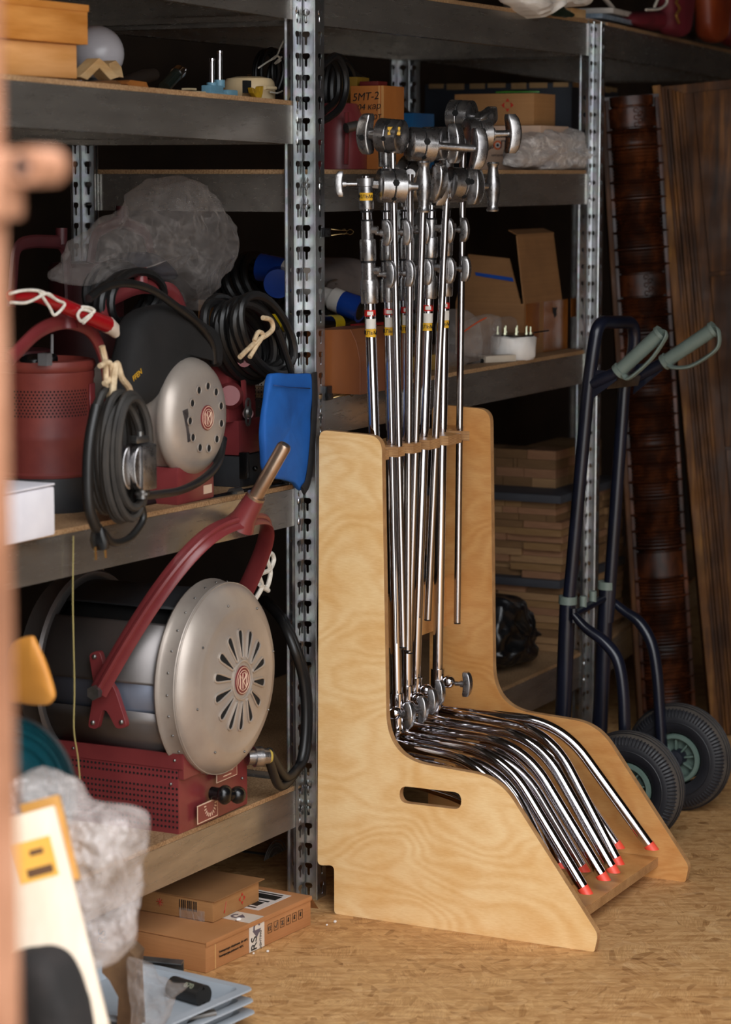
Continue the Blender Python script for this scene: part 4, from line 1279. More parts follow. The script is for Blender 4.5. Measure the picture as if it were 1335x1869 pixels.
MB().tube(pxs([(300, 160), (322, 136)], Y=2.72), .013, 14).build('tube', mat('dark_green_glass', '161b17', None, rough=.2), lm)
MB().tube(pxs([(322, 136), (328, 130)], Y=2.72), .0145, 14).tube(pxs([(326, 131), (331, 123)], Y=2.715), .004, 8).tube(pxs([(331, 135), (337, 126)], Y=2.715), .004, 8).build('chrome_end', M_CHROME, lm)
# blue clamp with two steel pins
M_CLB = mat('pale_blue_enamel', '5f8ba0', '7aa4b4', 10, .45)
p = onb(400, 179)
bt = thing('pin_clamp', 'pale blue metal clamp with two upright steel pins, left of the cream tape reel', 'clamp', p)
Tb = Matrix.Translation((p.x, p.y, p.z))
MB(Tb).box(-.055, .0, -.012, .012, .0005, .026, .003).box(-.05, .05, -.014, .014, .0005, .012, .003).box(.012, .055, -.016, .016, .0005, .018, .003).build('clamp_body', M_CLB, bt)
for i, (px, yb, yt) in enumerate(((387, 165, 112), (401, 160, 98))):
    a, b, e = at(px, yb, Y=p.y), at(px, yb - 14, Y=p.y), at(px, yt, Y=p.y)
    q = MB().tube([a, b], .0115, 16).build('pin_socket', M_CLB, bt)
    MB().tube([b, e, e + UP * .001, e + UP * .006], [.0058, .0058, .0072, .0066], 14).build('steel_pin', M_CHROME, q)
# cream reel with a yellow handle
p = onb(452, 184)
rl = thing('tape_reel', 'cream round tape reel with a yellow crank at the shelf edge by the post', 'tape reel', p)
rcn = at(455, 160, Y=p.y + .055)
TR = Matrix.Translation((rcn.x, rcn.y, lz('b', rcn.x)))
M_CRM = mat('cream_plastic', 'd6b98c', 'e6cfa6', 8, .5)
MB(TR).lathe([(.0001, .001), (.052, .001), (.058, .006), (.059, .03), (.056, .046), (.05, .053), (.03, .057), (.0001, .058)], 40).build('reel_case', M_CRM, rl)
MB(TR).ball((0, 0, .058), (.007, .007, .005), 10, 6).build('reel_screw', M_CHROME, rl)
hb = at(453, 158, Y=p.y - .004)
MB().box(-.011, .011, -.002, .008, -.014, .013, M=Matrix.Translation(hb)).build('tape_slot', M_HOLE, rl, smooth=False)
yl = mat('worn_yellow_paint', '8a6510', 'c79a1c', 30, .5)
F = frame(at(466, 168, Y=p.y - .014), at(490, 165, Y=p.y - .014) - at(447, 165, Y=p.y - .014), NY)
sgy = 1 if (F @ Vector((0, .01, 0))).z > (F @ Vector((0, 0, 0))).z else -1
MB(F).prism([(-.024, sgy * .010), (.008, sgy * .003), (.012, sgy * .012), (.026, sgy * .013), (.022, -sgy * .004), (.012, -sgy * .018), (.0, -sgy * .016), (-.02, -sgy * .002)], -.006, .007).build('crank', yl, rl, bev=.0015)
MB().tube([at(484, 160, Y=p.y - .018), at(503, 161, Y=p.y - .018)], .0042, 8).build('crank_pin', M_CRM, rl)
MB().box(.02, .05, -.004, .03, .0005, .018, M=Matrix.Translation((p.x, p.y - .005, p.z))).build('reel_foot', M_CRM, rl)
# coil of thin cables with string at the back right
single(coil(at(500, 140, Y=2.80), XA, UP, .06, .06, 6, .0045, .05, seed=21), 'cable_coil', M_CABLE, 'thin dark cable bundle behind the cream tape reel', 'cable')
single(MB().tube(spline(pxs([(472, 124), (490, 112), (504, 104), (512, 86), (520, 70)], Y=2.76), 5), .002, 6).tube(spline(pxs([(496, 108), (506, 102), (512, 110), (502, 116), (514, 104)], Y=2.757), 5), .0024, 6).tube(spline(pxs([(494, 168), (506, 170), (516, 166)], Y=2.70), 5), .002, 6), 'string', M_WHITEROPE, 'knotted pale string tied round the thin cable bundle', 'string')
single(MB().box(-.02, .02, -.012, .012, 0, .006, M=Matrix.Translation(onb(358, 172))).box(-.012, .014, -.01, .01, .006, .010, M=Matrix.Translation(onb(345, 170))), 'plastic_chip', mat('pale_scrap', 'a89878', 'c0ae8c', 20, .6), 'small pale scrap lying left of the pale blue clamp', 'scrap')
# ---------------------------------------------------------------- middle rack, shelf at eye level
ZA, ZB, ZC, ZT = 1.6578, 1.1578, .2958, 2.0688
def card_material(name, c1, c2):
    k = N(name)
    col = k.ramp(k.noise(5, 5), [(.3, c1), (.7, c2)])
    col = k.mix(.25, col, k.ramp(k.noise(1, 3, k.map((4, 4, 260))), [(.3, 'b8a58e'), (.7, 'ffffff')]), 'MULTIPLY')
    k.put(color=col, rough=.75)
    return k.m
M_CARD = card_material('brown_cardboard', '94683c', 'ab7c4c')
M_CARDD = card_material('dark_brown_cardboard', '7d5733', '94693f')
M_CARDP = card_material('pale_carton', 'c7a68e', 'd8b9a0')
M_TAPE = mat('brown_parcel_tape', '6d3d17', '8a5222', 8, .22)
M_CLEARTAPE = mat('white_printed_tape', 'c9bfb2', 'd9d0c4', 20, .3)
MX = lambda X: Matrix(((0, 0, -1, X), (-1, 0, 0, 0), (0, 1, 0, 0), (0, 0, 0, 1)))   # drawing plane facing the doorway: local x runs to -Y, y up
MY = lambda Y: Matrix(((1, 0, 0, 0), (0, 0, -1, Y), (0, 1, 0, 0), (0, 0, 0, 1)))    # drawing plane facing the aisle: local x runs to +X, y up

c = at(618, 250, Y=2.76)
l5 = thing('studio_lamp', 'maroon lamp housing with a steel bolt beside the wooden box at eye level', 'studio lamp', (c.x, 2.76, ZA))
MB(Matrix.Translation((c.x, 2.76, 0))).lathe([(.0001, ZA + .001), (.068, ZA + .001), (.068, ZA + .09), (.06, ZA + .12), (.045, ZA + .155), (.0001, ZA + .16)], 32).build('housing', M_MAR, l5)
MB().tube([at(632, 234, Y=2.69), at(652, 229, Y=2.675)], .012, 14).build('bolt', M_STEEL, l5)
MB().tube(pxs([(633, 205), (634, 240), (632, 300)], Y=2.70), .009, 10, flat=.5, up=(0, 1, 0)).build('yoke_strap', M_MAR, l5)
MB().tube(spline(pxs([(588, 120), (612, 102), (628, 125), (632, 160), (622, 195), (600, 215), (586, 222)], Y=2.66), 7), .0085, 8).tube(spline(pxs([(586, 110), (604, 106), (618, 135), (615, 180), (590, 205)], Y=2.69), 7), .0085, 8).build('lamp_cable', M_CABLE, l5)
single(coil(at(600, 165, Y=2.86), XA, UP, .07, .075, 6, .009, .09, seed=31), 'cable_coil', M_CABLE, 'dark cable coil hanging over the maroon housing at eye level', 'cable')
single(cable(pxs([(640, 130), (672, 150), (712, 178), (748, 215), (778, 250)], Y=2.98), .011), 'cable', M_CABLE, 'dark cable hanging slack behind the wooden box at eye level', 'cable')

# wooden box with handwriting
bx0 = at(700, 200, Y=2.655).x
by1 = at(640, 200, X=bx0).y
bx1 = at(738, 200, Y=2.655).x
bz1 = at(700, 156, X=bx0).z
wb = thing('wooden_box', 'tall orange-brown wooden box with handwriting on its side, at eye level', 'wooden box', ((bx0 + bx1) / 2, 2.7, ZA))
M_BOXW = mat('amber_plywood', '9c5a28', 'b8743a', 7, .45, 0, 0, 1, (1, 1, .3))
MB().box(bx0, bx1, 2.655, by1, ZA + .0005, bz1, .001).build('body', M_BOXW, wb)
MB().box(bx0 - .0008, bx0 + .001, 2.6542, 2.66, ZA + .001, bz1).box(bx0 - .0008, bx0 + .001, 2.664, 2.668, ZA + .001, bz1).build('edge_ply', mat('pale_ply_line', 'c08850'), wb, smooth=False)
for i, (s_, w) in enumerate((('5MT-2', .026), ('604 кар', .021), ('56 шот', .021))):
    text(s_, w, MX(bx0 - .001) @ Matrix.Translation((-(2.655 + by1) / 2 - .003 + i * .004, bz1 - .026 - i * .024, .0004)) @ Matrix.Rotation(.06, 4, 'Z'), M_INK, wb, 'handwriting', shear=.2, ext=.0002)
tag(MB().box(bx1 - .045, bx1 + .022, 2.76, 2.80, ZA + .001, at(720, 146, Y=2.77).z, .001).build('paper_carton', mat('dark_yellow_card', '7a5a14', '8d6a1c', 8, .6)), 'dark yellow carton standing behind the tall wooden box', 'carton')
tag(MB().box(bx1 - .05, bx1 + .0, 2.70, 2.75, bz1 + .001, bz1 + .013, .001).build('paper_folder', mat('dark_red_card', '5a1512', '6d1d18', 8, .6)), 'dark red folder lying on the tall wooden box', 'folder')
p0, p1 = at(755, 240, Y=2.9), at(793, 208, Y=2.9)
tag(MB().box(p0.x, p1.x, 2.9, 3.0, ZA + .001, p1.z, .001).build('blue_carton', mat('cyan_blue_card', '0f4f80', '14608f', 8, .5)), 'small blue carton deep on the eye-level shelf', 'carton')

# cartons behind the rod clamps
def carton_x(name, label, X, xl, xr, yt, yb, depth, m, zbase):
    a, b = at(xl, yb, X=X), at(xr, yb, X=X)
    zt = at(xr, yt, X=X).z
    zb_ = zbase if zbase else b.z
    t = thing(name, label, 'carton', (X + depth / 2, (a.y + b.y) / 2, zb_))
    MB().box(X, X + depth, b.y, a.y, zb_ + .0005, zt, .001).build('body', m, t)
    return t, a, b, zt
wh, a, b, zt_w = carton_x('white_carton', 'pale carton with round orange logo lettering behind the plastic bag at eye level', 6.30, 868, 987, 229, 305, .2, M_CARDP, ZA)
F = MX(6.2992)
yc = lambda x, y: at(x, y, X=6.2992)
q = yc(909, 265)
for r_, m_ in ((.0125, mat('orange_ink', 'd9622a')), (.0075, mat('white_sticker', '')), (.0048, mat('navy_ink', '1c2233'))):
    MB(F @ Matrix.Translation((-q.y, q.z, 0))).lathe([(.0001, .0003 + (.0125 - r_) * .05), (r_, .0003 + (.0125 - r_) * .05), (r_ * .5, .0005 + (.0125 - r_) * .05)], 24).build('logo_ring', m_, wh)
q = yc(897, 265); text('В', .030, F @ Matrix.Translation((-q.y, q.z, .0003)), mat('navy_ink', ''), wh)
q = yc(922, 265); text('ЛЯ', .030, F @ Matrix.Translation((-q.y + .004, q.z, .0003)), mat('navy_ink', ''), wh)
q = yc(917, 283); text('цифровентер', .009, F @ Matrix.Translation((-q.y, q.z, .0003)), mat('navy_ink', ''), wh, xs=1.1)
em, a, b, zt_e = carton_x('carton', 'brown carton with a red arrow emblem on top of the pale carton', 6.33, 830, 975, 170, 229, .15, M_CARD, zt_w + .001)
em_z = (zt_w + zt_e) / 2
def arrow_emblem(par, F, cx, cz, s, m):
    for k in range(4):
        T = F @ Matrix.Translation((cx, cz, .0004)) @ Matrix.Rotation(k * PI / 2, 4, 'Z')
        mb = MB(T)
        w = .75 if k % 2 == 0 else .6
        mb.prism([(s * .45, -s * .45 * w), (s * .62, -s * .45 * w), (s, 0), (s * .62, s * .45 * w), (s * .45, s * .45 * w), (s * .58, 0)], 0, .0004)
        mb.build('arrow_mark', m, par, smooth=False)
M_REDPRINT = mat('red_print', 'b5241c')
q = at(927, 192, X=6.3295)
arrow_emblem(em, MX(6.3295), -q.y, q.z, .018, M_REDPRINT)
gp = MB(); P = [at(905, 176, X=6.33), at(925, 166, X=6.43), at(960, 165, X=6.43), at(985, 173, X=6.35), at(930, 178, X=6.325)]
gp.rings([[Vector((p.x, p.y, zt_e + .002 + (i in (1, 2)) * .006)) for i, p in enumerate(P)], [Vector((p.x, p.y, zt_e + .006 + (i in (1, 2)) * .006)) for i, p in enumerate(P)]])
tag(gp.build('green_folder', mat('green_film_folder', '2c5a1c', '3f7a2a', 8, .3)), 'green folder lying on the carton with the red emblem', 'folder')
bagm = pillow(pxs([(932, 302), (935, 280), (945, 262), (965, 246), (990, 240), (1006, 248), (1020, 240), (1036, 238), (1052, 252), (1062, 270), (1076, 286), (1080, 302), (1060, 309), (1010, 308), (960, 306)], Y=2.64), .085, NY, 16, .006, 18, 14, flat=.7, k=8, cr=.028, cf=19).build('plastic_bag', M_MILK, sub=1)
tag(bagm, 'milky crumpled plastic bag on the eye-level shelf beside the far post', 'plastic bag')
tag(pillow(pxs([(978, 306), (982, 296), (1000, 294), (1012, 298), (1014, 306)], Y=2.64), .04, NY, 5, .003, 20, 3).build('blue_scrap', mat('blue_scrap', '27407a', '33508c', 9, .5)), 'blue scrap showing through the milky plastic bag', 'scrap')
# large dark case, standing on the neighbouring rack's shelf
dkb = thing('storage_case', 'large dark slate storage case with tan taped edge, at the back by the far post', 'storage case', (6.9, 2.95, ZA))
FD = Matrix.Translation((6.70, 2.70, 0)) @ Matrix.Rotation(R(7), 4, 'Z')
zd = at(1035, 151, X=6.7).z
MB(FD).box(0, .55, 0, .44, ZA + .0005, zd, .003).build('body', mat('slate_board', '1d2129', '262b34', 6, .7), dkb)
mb = MB(FD)
for i in range(7):
    mb.box(-.001, .001, .01 + i * .062, .055 + i * .062 + (i % 2) * .008, zd - .012 - (i % 3) * .002, zd + .001)
    mb.box(.01 + i * .075, .075 + i * .075, -.001, .001, zd - .012 - (i % 2) * .004, zd + .001)
mb.build('taped_edge', mat('tan_tape', '8a6a42', '9c7b50', 20, .6), dkb, smooth=False)['kind'] = 'stuff'

# ---------------------------------------------------------------- middle rack, shelf at waist height
wz = thing('wooden_box', 'reddish wooden box with a slanting end, on the waist-high shelf by the post', 'wooden box', (4.99, 2.75, ZB))
P = pxs([(560, 603), (640, 601), (651, 625), (658, 660), (658, 721), (560, 736)], X=4.985)
P[-1].z = P[-2].z = ZB + .0006
mb = MB(); mb.rings([P, [p + Vector((.19, 0, 0)) for p in P]]); mb.build('body', mat('reddish_veneer', '6b3a1c', '8a5028', 5, .45, 0, 0, 1, (1, 1, .3)), wz, smooth=False, bev=.001)
tag(MB().box(5.20, 5.32, at(662, 640, X=5.2).y, at(640, 640, X=5.2).y, ZB + .001, at(650, 592, X=5.2).z, .001).build('red_carton', mat('red_card', '8a1414', 'a01c1c', 8, .5)), 'small red carton behind the slanting wooden box', 'carton')
tl = thing('torch', 'black torch with yellow bands lying on the slanting wooden box', 'torch', at(570, 600, Y=2.74))
MB().tube(pxs([(500, 590), (530, 588)], Y=2.74), [.021, .021], 18).build('yellow_head', mat('bright_yellow_plastic', 'd8b512', 'e4c420', 9, .35), tl)
MB().tube(pxs([(530, 588), (600, 591)], Y=2.74), .0205, 18).tube(pxs([(616, 590), (632, 585), (652, 577)], Y=2.74), [.016, .014, .015], 16).build('torch_body', M_BLK, tl)
MB().tube(pxs([(600, 591), (617, 590)], Y=2.74), [.021, .0205], 18).build('yellow_band', mat('bright_yellow_plastic', ''), tl)
M_NAVYP = mat('blue_plastic', '12337e', '18419a', 6, .22)
M_WHP = mat('white_plastic', 'cfc8c0', 'ddd7cf', 6, .35)
def cee(label, pts, X, rw, rb):
    t = thing('power_connector', label, 'power connector', at(*pts[1], X=X))
    a, b_, c_, d_ = pxs(pts, X=X)
    MB().tube([a, b_], [rw * .8, rw], 20).tube([b_, c_], [rw * 1.3, rw * 1.32], 20).build('white_body', M_WHP, t)
    MB().tube([c_, d_], [rb, rb * 1.06], 20).build('blue_cap', M_NAVYP, t)
    MB().tube([d_, d_ + (d_ - c_).normalized() * .001], [rb * .85, rb * .8], 20).build('socket_face', M_BLK, t)
cee('white and blue round power connector behind the first light stand', [(560, 528), (608, 545), (626, 553), (660, 566)], 5.36, .022, .030)
cee('blue round power connector left of the shelving post, deep on the shelf', [(560, 500), (535, 497), (522, 496), (476, 488)], 5.22, .024, .032)
tag(MB().tube([at(512, 505, Y=2.86), at(508, 518, Y=2.80)], .034, 22).build('power_connector', M_NAVYP), 'round blue connector end facing the aisle left of the post', 'power connector')
tag(pillow(pxs([(545, 540), (548, 500), (570, 480), (600, 470), (630, 472), (652, 490), (668, 520), (660, 545), (600, 548)], Y=3.0), .16, NY, 7, .008, 12, 6).build('cloth_bundle', mat('pale_grey_cloth', '6f6867', '857d7a', 8, .8), sub=1), 'pale grey cloth bundle behind the white and blue connector', 'cloth')
tag(MB().tube(spline(pxs([(596, 530), (600, 516), (622, 510), (648, 514), (655, 530), (640, 522), (612, 518)], Y=2.93), 6), .003, 6).build('thin_cord', mat('grey_cord', '5c534b')), 'thin grey cord loop lying on the pale cloth bundle', 'cord')
single(coil(at(460, 530, Y=2.98), XA, Vector((0, .4, .9)), .12, .07, 7, .010, .08, seed=41), 'cable_coil', M_CABLE, 'dark cable coil deep on the shelf left of the shelving post', 'cable')
single(coil(at(615, 572, Y=2.86), XA, Vector((0, .5, .86)), .07, .025, 4, .008, .04, seed=43), 'cable_coil', M_CABLE, 'dark cable bundle between the blue connector and the slanting box', 'cable')
p = at(440, 560, Y=2.98); p2 = at(482, 545, Y=2.98)
tag(MB().box(p.x, p2.x, 2.95, 3.1, ZB + .001, p2.z, .002).build('carton', M_CARD), 'brown carton edge deep on the shelf behind the boxy maroon housing', 'carton')
a = at(512, 612, Y=2.80)
tag(MB().box(a.x - .06, a.x + .07, 2.78, 2.9, ZB + .001, at(512, 612, Y=2.78).z, .002).build('white_carton', mat('white_sticker', '')), 'plain white carton behind the shelving post under the yellow torch', 'carton')

# open cartons
oc = thing('open_carton', 'open brown carton with raised flaps, brown tape on its front corner', 'carton', (6.4, 2.78, ZB))
cx0, cy0, cx1 = 6.262, 2.656, 6.535
cy1 = at(832, 600, X=cx0).y
ct = at(958, 555, X=cx0).z
th = .004
for (x0, x1, y0, y1) in ((cx0, cx0 + th, cy0, cy1), (cx1 - th, cx1, cy0, cy1), (cx0 + th, cx1 - th, cy0, cy0 + th), (cx0 + th, cx1 - th, cy1 - th, cy1)):
    MB().box(x0, x1, y0, y1, ZB + .0005, ct).build('side', M_CARDD, oc, smooth=False)
def flap(pl, n, label=None):
    mb = MB(); n = Vector(n).normalized() * th
    mb.rings([pl, [p + n for p in pl]])
    return mb.build('flap', M_CARDD, oc, smooth=False)
zf = at(1010, 428, Y=cy0).z
f1 = flap([Vector((cx0 + .004, cy0, ct)), Vector((cx1, cy0, ct)), Vector((cx1 + .005, cy0 + .03, zf)), Vector((cx0 + .02, cy0 + .03, zf))], (0, 1, 0))
flap([Vector((cx0 + .018, cy0 + .028, zf)), Vector((cx1 + .005, cy0 + .028, zf)), Vector((cx1 + .005, cy0 + .06, zf + .012)), Vector((cx0 + .03, cy0 + .06, zf + .012))], (0, .3, 1))
f2 = flap([Vector((cx0, cy0 + .01, ct)), Vector((cx0, cy1, ct)), Vector((cx0 + .06, cy1 - .01, ct + .13)), Vector((cx0 + .06, cy0 + .07, ct + .12))], (1, 0, 0))
A_, B_ = at(866, 498, X=cx0 + .03), at(936, 508, X=cx0 + .03)
tp = MB(); n_ = Vector((-.02, 0, .008))
sl = lambda p: Vector((cx0 + .06 * (p.z - ct) / .125 - .002, p.y, p.z))
tp.rings([[sl(at(866, 497, X=cx0 + .03)), sl(at(936, 507, X=cx0 + .03)), sl(at(939, 514, X=cx0 + .03)), sl(at(868, 503, X=cx0 + .03))], [sl(at(866, 497, X=cx0 + .03)) + Vector((-.0006, 0, 0)), sl(at(936, 507, X=cx0 + .03)) + Vector((-.0006, 0, 0)), sl(at(939, 514, X=cx0 + .03)) + Vector((-.0006, 0, 0)), sl(at(868, 503, X=cx0 + .03)) + Vector((-.0006, 0, 0))]])
tp.build('blue_tape', mat('blue_tape', '123a86', '1a4a9c', 8, .4), f2, smooth=False)
for (xa, xb, zbot) in ((960, 984, .3), (992, 1036, 0.0), (1042, 1056, .62)):
    a, b = at(xa, 600, Y=cy0), at(xb, 600, Y=cy0)
    MB().box(a.x, b.x, cy0 - .0008, cy0, ZB + .001 + (ct - ZB) * zbot, ct).build('tape_strip', M_TAPE, oc, smooth=False)
tr = at(1012, 566, Y=cy0)
MB(MY(cy0 - .0009)).prism([(tr.x - .016, tr.z + .008), (tr.x + .02, tr.z + .006), (tr.x + .012, tr.z - .004), (tr.x + .016, tr.z - .014), (tr.x, tr.z - .022), (tr.x - .004, tr.z - .012), (tr.x - .014, tr.z - .006)], 0, .0005).build('torn_hole', M_HOLE, oc, smooth=False)
# screws, rolls and clear bags in front of the carton
rw = thing('wrapped_roll', 'white plastic-wrapped roll with upright screws, in front of the open carton', 'roll', at(938, 661, Z=ZB))
rc = at(938, 661, Z=ZB); rc = Vector((6.155, 2.64, ZB)); RT = Matrix.Translation(rc)
mb = MB(RT).lathe([(.0001, .001), (.05, .001), (.056, .008), (.058, .03), (.057, .055), (.052, .06), (.0001, .06)], 36); mb.jitter(.004, 40, 3); mb.crumple(.006, 60, 2)
mb.build('wrapping', M_WHITEBAG, rw)
MB(RT).lathe([(.0001, .061), (.054, .061), (.055, .066), (.0001, .067)], 28).build('black_disc', M_BLK, rw)
for i in range(9):
    q = 2 * PI * i / 9 + .2
    o = (.045 * math.cos(q), .045 * math.sin(q))
    MB(RT).tube([(o[0], o[1], .066), (o[0], o[1], .086)], .0025, 6).tube([(o[0], o[1], .067), (o[0], o[1], .071)], .005, 6).build('screw', mat('zinc_screw', 'b5b59a', None, rough=.3, metal=.9), rw)
MB(RT).tube([(.02, -.05, .07), (.075, -.07, .073)], .002, 6).build('black_pin', M_BLK, rw)
zb = pillow(pxs([(842, 640), (846, 612), (858, 590), (880, 578), (900, 576), (908, 592), (904, 620), (894, 642), (872, 652), (855, 650)], Y=2.655), .05, NY, 10, .004, 22, 8, cr=.012, cf=22).build('zip_bag', M_FILM, sub=1)
tag(zb, 'clear zip bag with an orange strip leaning beside the white wrapped roll', 'plastic bag')
MB().tube(spline(pxs([(846, 606), (860, 596), (876, 586), (888, 580)], Y=2.63), 5), .002, 6).build('orange_strip', mat('orange_strip', 'd1552a'), zb)
tag(pillow(pxs([(905, 602), (910, 582), (925, 578), (950, 590), (978, 608), (960, 612), (925, 610)], Y=2.70), .05, NY, 5, .004, 22, 9).build('clear_bag', M_FILM, sub=1), 'limp clear bag lying behind the upright screws', 'plastic bag')
tag(pillow(pxs([(815, 680), (812, 640), (818, 590), (830, 565), (850, 575), (862, 600), (858, 660), (850, 682)], Y=2.70), .08, NY, 10, .005, 20, 10, cr=.018, cf=18).build('clear_bag', M_FILM, sub=1), 'upright clear bag of small parts half behind the lone hanging rod', 'plastic bag')
tag(MB().box(5.60, 5.72, 2.66, 2.74, ZB + .001, ZB + .04, .002).build('yellow_carton', mat('ochre_card', '8a6a2c', '9c7a38', 8, .6)), 'ochre carton behind the columns of the light stands on the waist-high shelf', 'carton')
sw = at(896, 663, Z=ZB)
tag(MB().box(-.05, .05, -.016, .016, .0005, .018, .001, M=Matrix.Translation((6.03, 2.632, ZB)) @ Matrix.Rotation(-.5, 4, 'Z')).build('small_white_box', mat('off_white_card', 'b9aa98', 'c9bba8', 8, .5)), 'small off-white box lying at the shelf edge before the white wrapped roll', 'box')
s0 = at(868, 660, Z=ZB + .004)
bs = MB().tube([at(853, 664, Z=ZB + .004), at(880, 659, Z=ZB + .004)], [.0012, .0028], 8).tube([at(880, 659, Z=ZB + .005), at(883, 658, Z=ZB + .005)], .006, 12)
tag(bs.build('wood_screw', M_BLK), 'black wood screw lying at the edge of the waist-high shelf', 'screw')

# binder clips on the post
def clip(label, x, y, size):
    P = at(x, y, Y=MF - .004)
    t = thing('binder_clip', label, 'binder clip', P, 'binder clips on the shelving post')
    MB(Matrix.Translation(P)).box(-.018, .012, -.006, .006, -size, size, .002).build('clip_body', M_BLK, t)
    for s in (-1, 1):
        pl = [(.010, -.004 * s, size * .7), (.03, -.010 * s, size * .45), (.048, -.012 * s, size * .35), (.056, -.012 * s, size * .6), (.064, -.013 * s, 0), (.056, -.012 * s, -size * .6), (.048, -.012 * s, -size * .35), (.03, -.010 * s, -size * .45), (.010, -.004 * s, -size * .7)]
        MB(Matrix.Translation(P) @ Matrix.Rotation(-.5, 4, 'Z')).tube(spline(pl, 5), .0013, 6).build('wire_handle', mat('brass_wire', 'a98f62', None, rough=.25, metal=1), t)
clip('black binder clip low on the shelving post above the plywood side', 600, 717, .016)
clip('black binder clip high on the shelving post beside the first stand', 596, 424, .010)

# ---------------------------------------------------------------- stacked planks on the lowest shelf
M_PLANK = [mat('plank_%s' % n, a, b, 6, .7, 0, 0, 1, (1, 1, 5)) for n, a, b in (('pale', '806040', '94724c'), ('tan', '74552f', '886643'), ('brown', '5e4326', '745434'), ('red', '785238', '8c6648'))]
M_SHEET = mat('dark_separator_sheet', '2c2d33', '383a40', 6, .6)
q = random.Random(12)
ORD = ['first', 'second', 'third', 'fourth', 'fifth', 'sixth', 'seventh', 'eighth', 'ninth']
def stack(z, rows, xf, yf, yend, xend, h, lab, ragged=.02, grp='planks stacked on the lowest middle shelf', ncut=2):
    for i in range(rows):
        z0, z1 = z + i * h, z + (i + 1) * h - .0012
        off = q.uniform(-.004, ragged * .4)
        cuts = sorted([yf] + [yf + (yend - yf) * min(.95, max(.05, (k + 1) / (ncut + 1) + q.uniform(-.12, .12))) for k in range(ncut)] + [yend])
        for k2, (a, b) in enumerate(zip(cuts, cuts[1:])):
            d = off + q.uniform(0, ragged)
            o = MB().box(xf + d, xf + .10, a + .001, b - .001, z0, z1).build('plank', q.choice(M_PLANK), smooth=False)
            tag(o, 'plank in the %s row up of %s, %s from the aisle' % (ORD[i], lab, ORD[k2]), 'plank', grp)
        x = xf + .101
        n = 3
        for k in range(n):
            xa, xb = x + (xend - x) * k / n, x + (xend - x) * (k + 1) / n
            o = MB().box(xa + .0006, xb - .0006, yf + q.uniform(.0, ragged * .5), yf + .14, z0, z1).build('plank', q.choice(M_PLANK), smooth=False)
            tag(o, 'aisle-side plank, %s row of %s, %s past the near corner' % (ORD[i], lab, ORD[k]), 'plank', grp)
    return z + rows * h
z = ZC + .001
z = stack(z, 9, 6.512, 2.646, 3.08, 7.03, .0205, 'the lowest bundle')
def sheet(z, lab):
    o = MB().box(6.505, 7.03, 2.642, 3.08, z, z + .022, .001).build('separator_sheet', M_SHEET)
    tag(o, lab, 'separator sheet')
    return z + .0225
z = sheet(z, 'dark separator sheet lying on the lower bundle of planks')
z = stack(z, 8, 6.515, 2.648, 3.08, 7.03, .0205, 'the middle bundle', .03, 'planks in the middle bundle')
z = stack(z, 3, 6.525, 2.665, 3.08, 7.03, .019, 'the neat block above it', .004, 'planks in the neat top rows', 5)
z = sheet(z, 'dark separator sheet lying on the neat top rows of planks')
z = stack(z, 4, 6.66, 2.72, 3.05, 7.02, .027, 'the dim topmost bundle', .004, 'planks in the uppermost dim rows', 3)
bb = pillow(pxs([(880, 1180), (884, 1120), (895, 1092), (918, 1090), (932, 1110), (938, 1140), (948, 1156), (940, 1172), (946, 1195), (930, 1205), (900, 1212), (880, 1205)], Y=2.70), .14, NY, 14, .008, 20, 15, k=7, cr=.035, cf=14).build('rubbish_bag', mat('black_polythene', '0d0d0e', '151517', 9, .3, 0, .6, 40), sub=1)
tag(bb, 'crumpled black plastic bag on the lowest shelf before the plank stacks', 'plastic bag')

# ---------------------------------------------------------------- on top of the racks
def onY(pl, Y): return pxs(pl, Y=Y)
tag(pillow(onY([(930, -30), (936, 2), (946, 14), (956, 20), (968, 29), (982, 28), (1000, 12), (1030, 6), (1052, 12), (1062, -8), (1050, -40)], 2.575), .10, NY, 12, .006, 16, 18, cr=.03, cf=12).build('paper_bag', M_WHITEBAG, sub=1), 'crumpled white bag hanging over the top beam by the far post', 'bag')
tag(pillow(onY([(996, 22), (1010, 8), (1020, 4), (1034, 18), (1050, 26), (1040, 32), (1020, 31)], 2.573), .012, NY, 5, .003, 25, 19).build('dark_leaf', mat('dark_green_print', '101c14', '1c2c20', 20, .5)), 'dark green printed scrap hanging beside the white bag on the top beam', 'scrap')
def slab(name, label, cat, xl, xr, yt, yb, Y0, dep, m, rot=.12, grp=None):
    a, b = at(xl, yb, Y=Y0), at(xr, yb, Y=Y0)
    zt, zb_ = at(xl, yt, Y=Y0).z, max(ZT + .001, at(xl, yb, Y=Y0).z)
    T = Matrix.Translation((a.x, Y0, 0)) @ Matrix.Rotation(rot, 4, 'Z')
    o = MB(T).box(0, b.x - a.x, 0, dep, zb_, max(zt, zb_ + .004), .001).build(name, m)
    return tag(o, label, cat, grp)
slab('wood_block', 'pale wood block on the top beam beside the far post', 'wood block', 1044, 1070, 14, 32, 2.60, .04, M_OFF, 0)
slab('booklet', 'cream booklet under the blue magazine on the top shelf', 'booklet', 1076, 1165, 34, 44, 2.60, .2, M_CARDP)
slab('magazine', 'pale blue magazine lying over the cream booklet on the top shelf', 'magazine', 1100, 1206, 24, 33, 2.61, .2, mat('blue_grey_print', '6d7f90', '9aa4ae', 40, .35))
slab('sheaf_of_paper', 'loose white papers on the blue magazine on the top shelf', 'paper', 1120, 1190, 14, 24, 2.64, .15, mat('paper_white', 'b5aaa0', 'cfc6bc', 14, .6))
tag(MB().tube(onY([(1118, 14), (1100, -8), (1085, -30)], 2.66), .009, 8, flat=.3).build('paper_strip', mat('paper_white', '')), 'curled white paper strip sticking up from the top shelf', 'paper')
